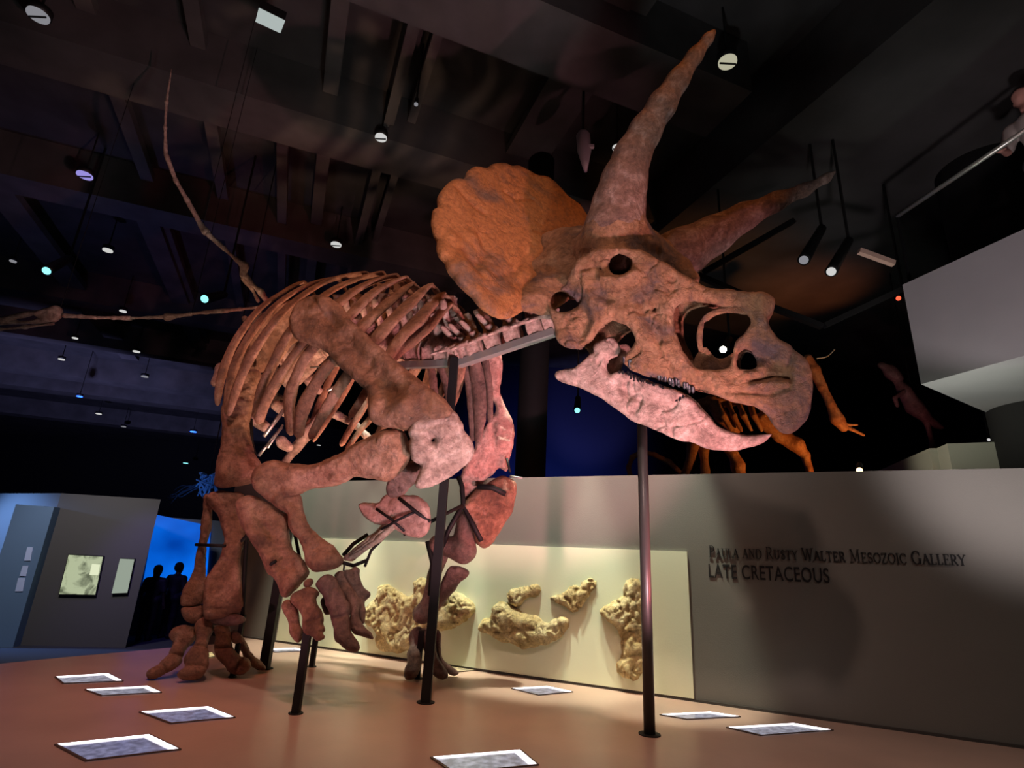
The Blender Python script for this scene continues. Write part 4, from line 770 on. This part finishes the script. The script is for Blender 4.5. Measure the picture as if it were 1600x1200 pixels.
# ---------------------------------------------------------------- near hind leg
slabbone('femur', [(352, 600), (372, 585), (400, 580), (408, 592), (401, 612), (393, 643), (390, 664), (391, 685), (398, 709), (408, 728), (402, 748), (387, 755), (365, 758), (342, 759), (336, 750), (338, 722), (344, 700), (347, 676), (347, 637)], bod(375, 600, .32), bod(370, 750, .34), .085, MB, root, R=.10, bumps=[(350, 745, 13, .05), (385, 742, 13, .05)], ns=.007)
slabbone('tibia', [(323, 777), (343, 768), (360, 769), (378, 773), (381, 785), (373, 798), (378, 814), (383, 837), (378, 860), (376, 880), (378, 913), (380, 935), (382, 948), (377, 957), (362, 959), (350, 966), (330, 967), (320, 965), (318, 950), (320, 913), (331, 893), (343, 873), (350, 847), (348, 823), (343, 807), (333, 795)], bod(355, 785, .33), bod(348, 955, .30), .07, MB, root, bumps=[(350, 785, 16, .03), (350, 945, 18, .02)], grooves=[([(325, 952), (378, 952)], 2, .012)])
slabbone('fibula', [(319, 777), (327, 776), (332, 785), (331, 800), (327, 830), (320, 855), (321, 880), (323, 907), (320, 938), (312, 944), (297, 947), (284, 944), (284, 932), (289, 918), (300, 897), (310, 860), (316, 825)], bod(325, 785, .40), bod(303, 940, .36), .035, MB, root)
slabbone('ankle_bone', [(283, 951), (300, 949), (317, 948), (320, 960), (313, 970), (303, 974), (292, 971), (285, 963)], bod(302, 950, .36), bod(302, 972, .36), .06, MB, root)
slabbone('ankle_bone', [(322, 966), (350, 960), (376, 962), (378, 972), (360, 978), (335, 976), (324, 974)], bod(325, 970, .28), bod(376, 968, .28), .05, MD, root)
tops = {0: bod(290, 985, .37), 1: bod(320, 978, .33), 2: bod(348, 980, .28), 3: bod(374, 990, .20)}
TOES = [([(265, 989), (274, 982), (290, 979), (304, 981), (308, 990), (305, 998), (297, 1006), (289, 1017), (285, 1031), (279, 1040), (271, 1046), (256, 1053), (240, 1059), (230, 1055), (230, 1048), (246, 1041), (257, 1030), (267, 1014), (272, 1002), (268, 996)], (238, 1055)),
 ([(307, 975), (320, 968), (333, 971), (335, 982), (328, 995), (324, 1010), (327, 1028), (324, 1045), (315, 1056), (302, 1060), (288, 1059), (279, 1053), (289, 1042), (288, 1029), (297, 1017), (303, 1008), (307, 993)], (300, 1060)),
 ([(335, 980), (345, 976), (356, 977), (362, 988), (360, 1003), (366, 1018), (376, 1027), (388, 1031), (392, 1041), (383, 1052), (372, 1053), (360, 1049), (349, 1037), (338, 1027), (335, 1010), (337, 993)], (380, 1052)),
 ([(362, 990), (368, 986), (375, 988), (380, 998), (388, 1014), (400, 1027), (413, 1038), (415, 1044), (406, 1046), (391, 1038), (382, 1030), (377, 1017), (370, 1006), (362, 1002)], (408, 1044))]
TG = [[([(262, 1022), (290, 1030)], 2.2, .03), ([(246, 1036), (262, 1054)], 2, .025)], [([(295, 1012), (330, 1016)], 2.4, .03), ([(285, 1044), (322, 1046)], 2.2, .02)], [([(338, 1012), (372, 1010)], 2.4, .03), ([(368, 1050), (378, 1028)], 2.2, .025)], [([(362, 1008), (382, 1002)], 2, .02), ([(386, 1034), (400, 1024)], 2, .02)]]
for i, (pl_g, tip) in enumerate(TOES):
    slabbone('hind_toe', pl_g, tops[i], gnd(*tip, .03), [.05, .055, .05, .04][i], MB, root, R=.055, h=.0095, bumps=[(pl_g[0][0]+10, pl_g[0][1]+2, 10, .015)], grooves=TG[i])
# ---------------------------------------------------------------- chest plate and dark bones
MROSE = bonemat('bone_rose', (.30, .16, .13), (.42, .25, .21), (.52, .34, .28), 5, .4)
st = slabbone('sternal_plate', [(562, 789), (578, 786), (594, 785), (601, 776), (612, 771), (627, 774), (645, 774), (657, 779), (667, 790), (671, 805), (670, 824), (661, 837), (645, 839), (625, 829), (606, 820), (586, 817), (570, 806)], bod(575, 795, .25), bod(660, 812, .22), .035, MROSE, root, R=.05)
def strap(pts, hw=2.2, parent=root, name='steel_strap', mat=MST):
    P = [bod(*p) for p in pts]; return MBd().tube(P, hw*mpp(P[0]), 8).build(name, mat, parent, True)
strap([(588, 795, .30), (612, 812, .30), (632, 830, .27)]); strap([(596, 827, .30), (625, 811, .30), (648, 800, .27)]); strap([(623, 778, .30), (650, 800, .28), (672, 815, .22)], 2.8)
strap([(630, 835, .22), (660, 822, .15), (690, 806, 0), (722, 790, -.3)], 3)
slabbone('rib_cartilage', [(605, 762), (612, 742), (628, 730), (642, 722), (655, 722), (658, 735), (652, 750), (640, 762), (628, 772), (612, 775)], bod(612, 765, .40), bod(650, 730, .45), .04, MD, root)
MGR = bonemat('bone_grey', (.20, .17, .13), (.32, .29, .22), (.45, .42, .33), 6, .5)
for dx in (0, 9, -8):
    chainbone('limb_rod', qchain([(608+dx, 820, .25, 4.5), (585+dx*.8, 842, .28, 3.5), (545+dx*.5, 872, .32, 5)]), MGR, root, h=.0095)
strap([(575, 835, .2), (552, 850, .25), (536, 868, .3)], 3); strap([(532, 878, .5), (552, 884, .4), (572, 876, .3)], 3); strap([(600, 840, .15), (580, 860, .2), (570, 885, .25)], 2.2)
# ---------------------------------------------------------------- far arm
MRED = bonemat('bone_reddish', (.34, .17, .14), (.52, .30, .25), (.64, .42, .36), 6, .55)
slabbone('scapula', [(758, 596), (762, 560), (770, 553), (782, 551), (783, 590), (781, 615), (790, 636), (799, 655), (803, 672), (802, 690), (796, 712), (791, 736), (780, 733), (765, 745), (750, 758), (738, 768), (729, 782), (721, 775), (722, 744), (730, 720), (742, 700), (745, 687), (757, 668), (770, 650), (775, 637), (767, 615)], bod(772, 570, -.50), bod(750, 760, -.62), .045, MRED, root, R=.07, ns=.01, bumps=[(775, 690, 22, .04)], grooves=[([(770, 660), (772, 700)], 6, .03)])
slabbone('humerus', [(724, 790), (732, 778), (747, 764), (768, 752), (786, 745), (803, 752), (806, 764), (804, 785), (795, 808), (780, 832), (768, 850), (757, 857), (745, 849), (740, 830), (736, 812), (727, 802)], bod(785, 765, -.66), bod(750, 845, -.62), .08, MB, root, R=.10)
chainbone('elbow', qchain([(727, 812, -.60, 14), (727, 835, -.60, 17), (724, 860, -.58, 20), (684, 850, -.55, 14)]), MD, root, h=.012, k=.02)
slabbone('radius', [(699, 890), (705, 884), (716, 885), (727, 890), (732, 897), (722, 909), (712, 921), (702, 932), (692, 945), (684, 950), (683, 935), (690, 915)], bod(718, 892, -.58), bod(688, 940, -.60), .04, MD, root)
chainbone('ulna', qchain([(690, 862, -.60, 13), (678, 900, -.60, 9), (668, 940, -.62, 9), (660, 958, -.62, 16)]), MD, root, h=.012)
ft = lambda x, y: gnd(x, y, .03)
for pl_g, tp, tip, T_ in (([(639, 992), (650, 984), (660, 987), (662, 1005), (657, 1022), (656, 1045), (648, 1057), (634, 1058), (633, 1050), (637, 1035), (636, 1022), (641, 1010)], (650, 988), (643, 1058), .05),
    ([(658, 986), (672, 983), (684, 985), (680, 1005), (684, 1025), (695, 1045), (699, 1056), (692, 1061), (680, 1057), (672, 1040), (664, 1015)], (670, 986), (692, 1058), .05),
    ([(683, 986), (688, 990), (688, 1010), (692, 1030), (704, 1042), (716, 1051), (708, 1055), (697, 1048), (687, 1042), (682, 1020)], (685, 990), (712, 1052), .035)):
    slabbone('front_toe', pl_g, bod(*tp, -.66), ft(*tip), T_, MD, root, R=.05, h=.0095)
# ---------------------------------------------------------------- steel mount
def post(x, y, ytop, hw, round_=False, mat=MST, name='support_post'):
    P = gnd(x, y); lo_, hi_ = 0., 5.
    for _ in range(40):
        m_ = (lo_+hi_)/2
        if prj((P[0], P[1], m_))[1] > ytop: lo_ = m_
        else: hi_ = m_
    w_ = hw*mpp(P+ZUP*.5); mb = MBd(); Q = P+ZUP*lo_
    if round_: mb.tube([P, Q], w_, 20)
    else: mb.bar(P, Q, w_)
    mb.build(name, mat, root, round_); MBd().tube([P, P+ZUP*.006], w_*1.9, 24).build('base_plate', MST, root, False)
    return P, Q
post(1015, 1148, 655, 8.6, True, flat('skull_post_steel', (.045, .045, .043), .35, 0))
pb, ptop = post(665, 1098, 560, 7.2); post(462, 1115, 985, 5.6); post(487, 1042, 990, 3.6); post(413, 1045, 800, 6.5); post(363, 1058, 960, 3.2); post(652, 1060, 985, 4)
MBd().bar(bod(718, 568, .02), bod(866, 519, .02), .032, .03).build('neck_beam', MSG, root, False, .004)
MBd().bar(bod(560, 574, .05), bod(716, 567, .05), .022, .03).build('back_beam', MSG, root, False, .004)
strap([(388, 780, .22), (386, 830, .22), (383, 880, .22), (381, 920, .22), (379, 962, .22)], 3.2); strap([(392, 655, .24), (393, 690, .24), (402, 728, .26), (410, 742, .3)], 3)
strap([(306, 851, .42), (330, 852, .42), (352, 853, .40)], 2.4); strap([(396, 815, .80), (387, 835, .80), (378, 845, .74)], 2.6); strap([(418, 888, .74), (425, 880, .78), (432, 876, .76)], 2.6)
strap([(450, 806, .6), (458, 822, .62), (470, 880, .62), (478, 897, .62)], 2.4); strap([(538, 880, .5), (537, 892, .5)], 1.4)
strap([(746, 760, -.5), (770, 762, -.55), (790, 772, -.6)], 4.5); strap([(716, 745, -.5), (722, 760, -.5), (724, 790, -.5), (735, 812, -.52), (752, 845, -.52)], 4); strap([(686, 870, -.5), (700, 830, -.45), (722, 790, -.45)], 4)
strap([(668, 846, -.5), (676, 880, -.5), (672, 930, -.55)], 4); strap([(792, 716, -.6), (797, 738, -.6)], 2); strap([(797, 744, -.62), (816, 747, -.62)], 1.6, mat=MSG)
for p, q, hw in (((444, 640), (412, 682), 3), ((440, 668), (404, 712), 2.4), ((442, 664), (418, 700), 1.8), ((540, 596), (512, 610), 2.5)):
    MBd().tube([at(*p, 5.0), at(*q, 4.9)], hw*mpp(at(*p, 5.)), 10).build('steel_rod', flat('bright_rod_%d' % p[0], (.4, .38, .38), .3, .8), root, True)
strap([(485, 574, .1), (515, 572, .1), (560, 571, .05)], 1.2, mat=MSG)
# ================================================================== OTHER SKELETONS AND PEOPLE
pt = thing('pterosaur_skeleton', 'thin-boned flying reptile skeleton hanging from the ceiling at upper left', 'skeleton', at(410, 470, 5.6))
MPT = bonemat('bone_ptero', (.30, .19, .15), (.45, .32, .25), (.58, .45, .36), 8, .3)
chainbone('wing_bone', pxchain([(268, 108, 5.0, 1.6), (260, 160, 5.05, 1.8), (258, 200, 5.1, 2), (259, 242, 5.15, 3)]), MPT, pt, h=.012, ns=.003)
chainbone('wing_bone', pxchain([(260, 243, 5.15, 3.6), (275, 283, 5.2, 3.2), (292, 312, 5.22, 3.6), (314, 352, 5.25, 3.6), (321, 362, 5.26, 6.5)]), MPT, pt, h=.012, ns=.004)
chainbone('wing_bone', pxchain([(325, 366, 5.27, 4.5), (350, 388, 5.3, 2.8), (372, 408, 5.34, 3.5), (382, 415, 5.36, 6), (380, 430, 5.38, 5.5)]), MPT, pt, h=.012, ns=.005)
chainbone('wing_bone', pxchain([(384, 430, 5.4, 5), (395, 445, 5.42, 3), (408, 456, 5.45, 4.5), (415, 468, 5.5, 4)]), MPT, pt, h=.012); chainbone('wing_bone', pxchain([(380, 436, 5.44, 4), (394, 452, 5.46, 2.6), (403, 470, 5.5, 3.5)]), MPT, pt, h=.012)
for i, (a_, b_) in enumerate((((406, 480, 3.4), (345, 486, 4.2)), ((343, 486, 3.6), (300, 490, 2.4)), ((298, 491, 3.4), (262, 495, 6)), ((259, 495, 4.6), (205, 497, 2.6)), ((203, 497, 3.4), (152, 496, 2.8)), ((150, 496, 3.2), (102, 493, 3.6)))):
    chainbone('neck_bone', pxchain([(*a_[:2], 5.7, a_[2]), ((a_[0]+b_[0])/2, (a_[1]+b_[1])/2, 5.7, 2.4), (*b_[:2], 5.7, b_[2])]), MPT, pt, h=.013)
slabbone('skull', [(-60, 502), (0, 495), (45, 487), (72, 482), (88, 478), (98, 488), (92, 499), (80, 505), (40, 506), (-60, 509)], at(-40, 505, 5.7), at(90, 490, 5.7), .05, MPT, pt, h=.014, holes=[[(20, 500), (55, 492), (66, 497), (40, 502)]])
chainbone('lower_jaw', pxchain([(82, 506, 5.7, 3), (40, 511, 5.7, 2.6), (0, 515, 5.7, 2.4), (-50, 519, 5.7, 2)]), MPT, pt, h=.013)
for px, py in ((95, 480), (300, 488), (316, 356)):
    P = at(px, py, 5.65 if px < 310 else 5.25); MBd().tube([P, P*[1, 1, 0]+ZUP*7.2], .004, 6).build('hanging_wire', MST, pt)
spot('pterosaur_spot', (-3.6, 2.6, .2), at(360, 450, 5.5), 90, (1, .62, .5), 55, .8, .1)
# orange-lit meat eater beyond the gallery wall
th = thing('theropod_skeleton', 'orange-lit two-legged dinosaur skeleton beyond the wall, seen through the open jaws', 'dinosaur skeleton', at(1180, 745, 8)*[1, 1, 0])
chainbone('arm', pxchain([(1262, 560, 7.8, 7), (1272, 578, 7.8, 9), (1285, 605, 7.75, 7), (1298, 632, 7.7, 6), (1308, 655, 7.7, 10), (1318, 668, 7.7, 7)]), MFAR, th, h=.022)
for e in ((1332, 672), (1350, 680), (1340, 664)): chainbone('claw', pxchain([(1316, 664, 7.7, 4), (*e, 7.65, 2)]), MFAR, th, h=.018)
for pts in ([(1190, 655, 8, 11), (1220, 680, 8, 11), (1245, 695, 7.95, 12), (1258, 712, 7.95, 7), (1268, 745, 7.9, 6), (1276, 790, 7.9, 6)], [(1130, 690, 8.1, 9), (1145, 710, 8.1, 7), (1153, 728, 8.1, 10), (1160, 760, 8.1, 7)], [(1085, 690, 8.3, 10), (1080, 715, 8.3, 7), (1068, 745, 8.3, 7)], [(1098, 690, 8.3, 8), (1102, 745, 8.3, 7)]):
    chainbone('leg', pxchain(pts), MFAR, th, h=.024, ns=.012)
chainbone('spine', pxchain([(1060, 640, 8.4, 8), (1110, 630, 8.2, 10), (1160, 622, 8.1, 11), (1215, 610, 8, 10), (1262, 580, 7.9, 9)]), MFAR, th, h=.026)
for i in range(6):
    x = 1120+i*16; chainbone('rib', pxchain([(x, 628-i*2, 8.1, 4), (x+10, 650, 7.95, 4.5), (x+22, 672, 7.95, 3)]), MFAR, th, h=.022)
chainbone('pelvis', pxchain([(1112, 628, 8.2, 12), (1128, 650, 8.1, 11), (1148, 672, 8.1, 8)]), MFAR, th, h=.024)
chainbone('tail', pxchain([(1070, 745, 8.5, 3.4), (1045, 722, 8.5, 4), (1022, 710, 8.5, 4), (1003, 706, 8.5, 4), (988, 714, 8.5, 4), (982, 730, 8.5, 4), (986, 748, 8.5, 4)]), MFAR, th, h=.022)
spot('orange_theropod_spot', (5.2, 6.2, .9), at(1230, 660, 8), 340, (1, .33, .06), 60, .8, .1)
tag(MBd().tube(catmull([at(1276, 560, 7), at(1292, 557, 7), (at(1304, 546, 7))], 16), .008, 8).build('hanging_wire', flat('pale_wire', (.5, .5, .45), .5), None, True), 'thin pale curved wire beside the tip of the skull beak', 'wire')
_lz = min(float(at(1276, 790, 7.9)[2]), float(at(1160, 760, 8.1)[2])); _lc = at(1180, 770, 8.3)*[1, 1, 0]
tag(MBd().box(_lc+ZUP*((_lz+FZ)/2-.04), (1, 0, 0), (0, 1, 0), ZUP, 1.1, .6, (_lz-FZ)/2-.04).build('display_plinth', m_black), 'black plinth under the orange-lit skeleton beyond the wall', 'plinth')
dk = thing('small_dinosaur_skeleton', 'dim reddish dinosaur skeleton in the dark beside the mezzanine block', 'dinosaur skeleton', at(1420, 680, 9)*[1, 1, 0])
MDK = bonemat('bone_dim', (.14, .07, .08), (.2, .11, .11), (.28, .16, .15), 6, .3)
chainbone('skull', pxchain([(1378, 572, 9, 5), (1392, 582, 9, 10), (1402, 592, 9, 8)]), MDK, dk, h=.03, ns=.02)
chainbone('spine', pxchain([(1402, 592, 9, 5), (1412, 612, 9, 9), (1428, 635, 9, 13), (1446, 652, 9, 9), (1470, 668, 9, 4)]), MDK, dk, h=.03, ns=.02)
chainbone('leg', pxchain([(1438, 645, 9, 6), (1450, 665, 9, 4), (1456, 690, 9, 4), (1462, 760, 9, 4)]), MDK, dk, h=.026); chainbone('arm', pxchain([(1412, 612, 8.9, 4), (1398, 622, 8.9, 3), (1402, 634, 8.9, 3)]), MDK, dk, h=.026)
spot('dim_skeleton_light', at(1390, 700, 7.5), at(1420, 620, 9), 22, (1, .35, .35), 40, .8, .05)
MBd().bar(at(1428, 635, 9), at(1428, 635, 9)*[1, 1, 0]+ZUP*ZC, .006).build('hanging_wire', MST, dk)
# blue-lit tangle hanging behind the hind leg
tg = thing('hanging_sea_creature', 'blue-lit tangled sea creature model hanging behind the hind leg', 'model', at(322, 758, 8))
m_tg = flat('tangle_lit_blue', (.18, .42, .85), .5); rg = random.Random(3); mb = MBd(); cc_ = at(324, 758, 8)  # blue light on these arms is put into their base colour
for i in range(16):
    P = [cc_+np.array([rg.uniform(-.13, .11), rg.uniform(-.1, .1), rg.uniform(-.17, .17)]) for _ in range(5)]; mb.tube(catmull(P, 18), .011, 6)
mb.build('arms', m_tg, tg, True)['kind'] = 'stuff'
mb = MBd()
for i in range(6):
    a_ = at(312, 756, 8); b_ = at(252+i*4, 790-i*5, 8.2); P = [a_+(b_-a_)*k/4+np.array([0, 0, rg.uniform(-.06, .06)]) for k in range(5)]; mb.tube(catmull(P, 16), [.012*(1-k/20) for k in range(16)], 6)
mb.build('trailing_arms', flat('tangle_unlit', (.05, .10, .22), .6), tg, True)['kind'] = 'stuff'  # darker copy of the arm colour, painted as out of the blue light
spot('blue_tangle_light', cc_+np.array([.6, -2.2, -1.5]), cc_, 60, (.2, .45, 1), 26, .5, .05)
MBd().bar(cc_, cc_*[1, 1, 0]+ZUP*ZC, .006).build('hanging_wire', MST, tg)
# ------------------------------------------------------------------ people
def person(base, H, face, label, cols, arms=None, lean=0., fem=False):
    k = H/1.75; fd_ = nrm(face); rt = np.cross(fd_, ZUP); B = np.array(base, float); t_ = thing('person', label, 'person', B)
    J = lambda r_, f_, z: B+rt*r_*k+fd_*(f_+lean*max(0, z-.95))*k+ZUP*z*k
    m = {n_: flat('person_'+n_+'_%d' % len(bpy.data.materials), c_, .7) for n_, c_ in cols.items()}
    sk = [(J(0, .0, 1.42), .06, J(0, .02, 1.54), .055), (J(0, .03, 1.60), .075, J(0, .02, 1.66), .085), (J(0, .06, 1.56), .05, J(0, .05, 1.62), .06), (J(0, .115, 1.60), .012, J(0, .10, 1.64), .012)]
    for s in (-1, 1): sk += [(J(s*.083, .01, 1.60), .012, J(s*.086, .005, 1.63), .014)]
    sk += [(J(-.15, 0, 1.38), .055, J(.15, 0, 1.38), .055), (J(0, .01, 1.35), .12, J(0, 0, 1.05), .11), (J(-.08, 0, .93), .11, J(.08, 0, .93), .11), (J(0, 0, 1.05), .11, J(0, 0, .93), .12)]
    legs = []
    for s in (-1, 1): legs += [(J(s*.09, 0, .92), .088, J(s*.10, .02, .50), .06), (J(s*.10, .02, .50), .058, J(s*.10, -.01, .09), .038)]
    shoes = []
    for s in (-1, 1): shoes += [(J(s*.10, -.03, .045), .043, J(s*.115, .15, .035), .035)]
    ar = []; fing = []
    for s in (-1, 1):
        e, w_ = (arms[s] if arms else ((s*.25, -.03, 1.12), (s*.26, .08, .88)))
        E_, W_ = J(*e), J(*w_); ar += [(J(s*.19, 0, 1.38), .052, E_, .038, W_)]; hd = nrm(W_-E_); sd = nrm(np.cross(hd, rt)+1e-3)
        fing += [(W_, .026, W_+hd*.07, .030)]
        for i in range(4):
            o_ = rt*(i-1.5)*.019; f0 = W_+hd*.085+o_; f1 = f0+hd*(.03+.006*(i in (1, 2)))+sd*.006; fing += [(f0-hd*.02, .0085, f1, .008), (f1, .008, f1+hd*.02+sd*.016, .007)]
        fing += [(W_+hd*.03-rt*s*.02, .010, W_+hd*.06-rt*s*.045+sd*.01, .009)]
    body = sk+legs+shoes+[(a_[0], a_[1], a_[2], a_[3]) for a_ in ar]+[(a_[2], .036, a_[4], .024) for a_ in ar]+fing
    o = chainbone('body', body, m['skin'], t_, h=.013, k=.014, ns=.0); 
    infl = lambda S, d_: [(a_, r1+d_, b_, r2+d_) for a_, r1, b_, r2 in S]
    chainbone('shirt', infl(sk[6:8]+[sk[9]]+[(a_[0], a_[1]+.004, a_[0]+(a_[2]-a_[0])*.85, a_[3]+.008) for a_ in ar], .016), m['shirt'], t_, h=.018, k=.05, ns=.004)
    chainbone('trousers', infl(legs+[sk[8]], .014), m['trousers'], t_, h=.018, k=.04, ns=.004)
    chainbone('shoes', infl(shoes, .008), m['shoes'], t_, h=.014, k=.01, ns=0)
    hair = [(J(0, -.005, 1.68), .092, J(0, -.03, 1.64), .085)]+([(J(0, -.06, 1.60), .07, J(0, -.06, 1.42), .05)] if fem else [])
    chainbone('hair', hair, m['hair'], t_, h=.013, ns=.004, cuts=[(J(0, .12, 1.60), .075, J(0, .14, 1.66), .07)])
    return t_
dark = dict(skin=(.10, .06, .05), shirt=(.008, .008, .012), trousers=(.006, .006, .01), shoes=(.01, .01, .01), hair=(.006, .005, .005))
pA = gnd(222, 1001, FZ); pB = gnd(256, 997, FZ)
def pheight(P, ytop): return zat(P, ytop)-FZ
pA = pA*1.; pB = pB*1.
person(pA, min(1.9, max(1.5, pheight(pA, 890))), (-.2, 1, 0), 'left and shorter of two dark-clothed visitors, seen from behind before the blue screen', dark, fem=True)
person(pB, min(1.95, max(1.5, pheight(pB, 880))), (.1, 1, 0), 'right and taller of two dark-clothed visitors before the blue screen', dark)
Pm = at(1612, 160, 4.55); zf = zt
person((Pm[0], Pm[1], zf-.0), max(1.4, (Pm[2]+.12-zf)), (-1, -.35, 0), 'person in a pale grey shirt leaning at the mezzanine handrail, top right', dict(skin=(.55, .27, .22), shirt=(.34, .30, .28), trousers=(.03, .03, .04), shoes=(.02, .02, .02), hair=(.02, .01, .01)), arms={-1: ((-.24, .10, 1.14), (-.20, .34, 1.04)), 1: ((.24, .10, 1.14), (.18, .34, 1.04))}, lean=.18)
spot('mezzanine_person_light', (3.6, 2.6, 4.8), Pm, 14, (1, .6, .6), 40, .8, .05)
print('MEZZ', zt, zb, Pm, A0, 'persons', pA, pB, pheight(pA, 890), pheight(pB, 880), 'blk', B0, zbk, 'wallT', zT)
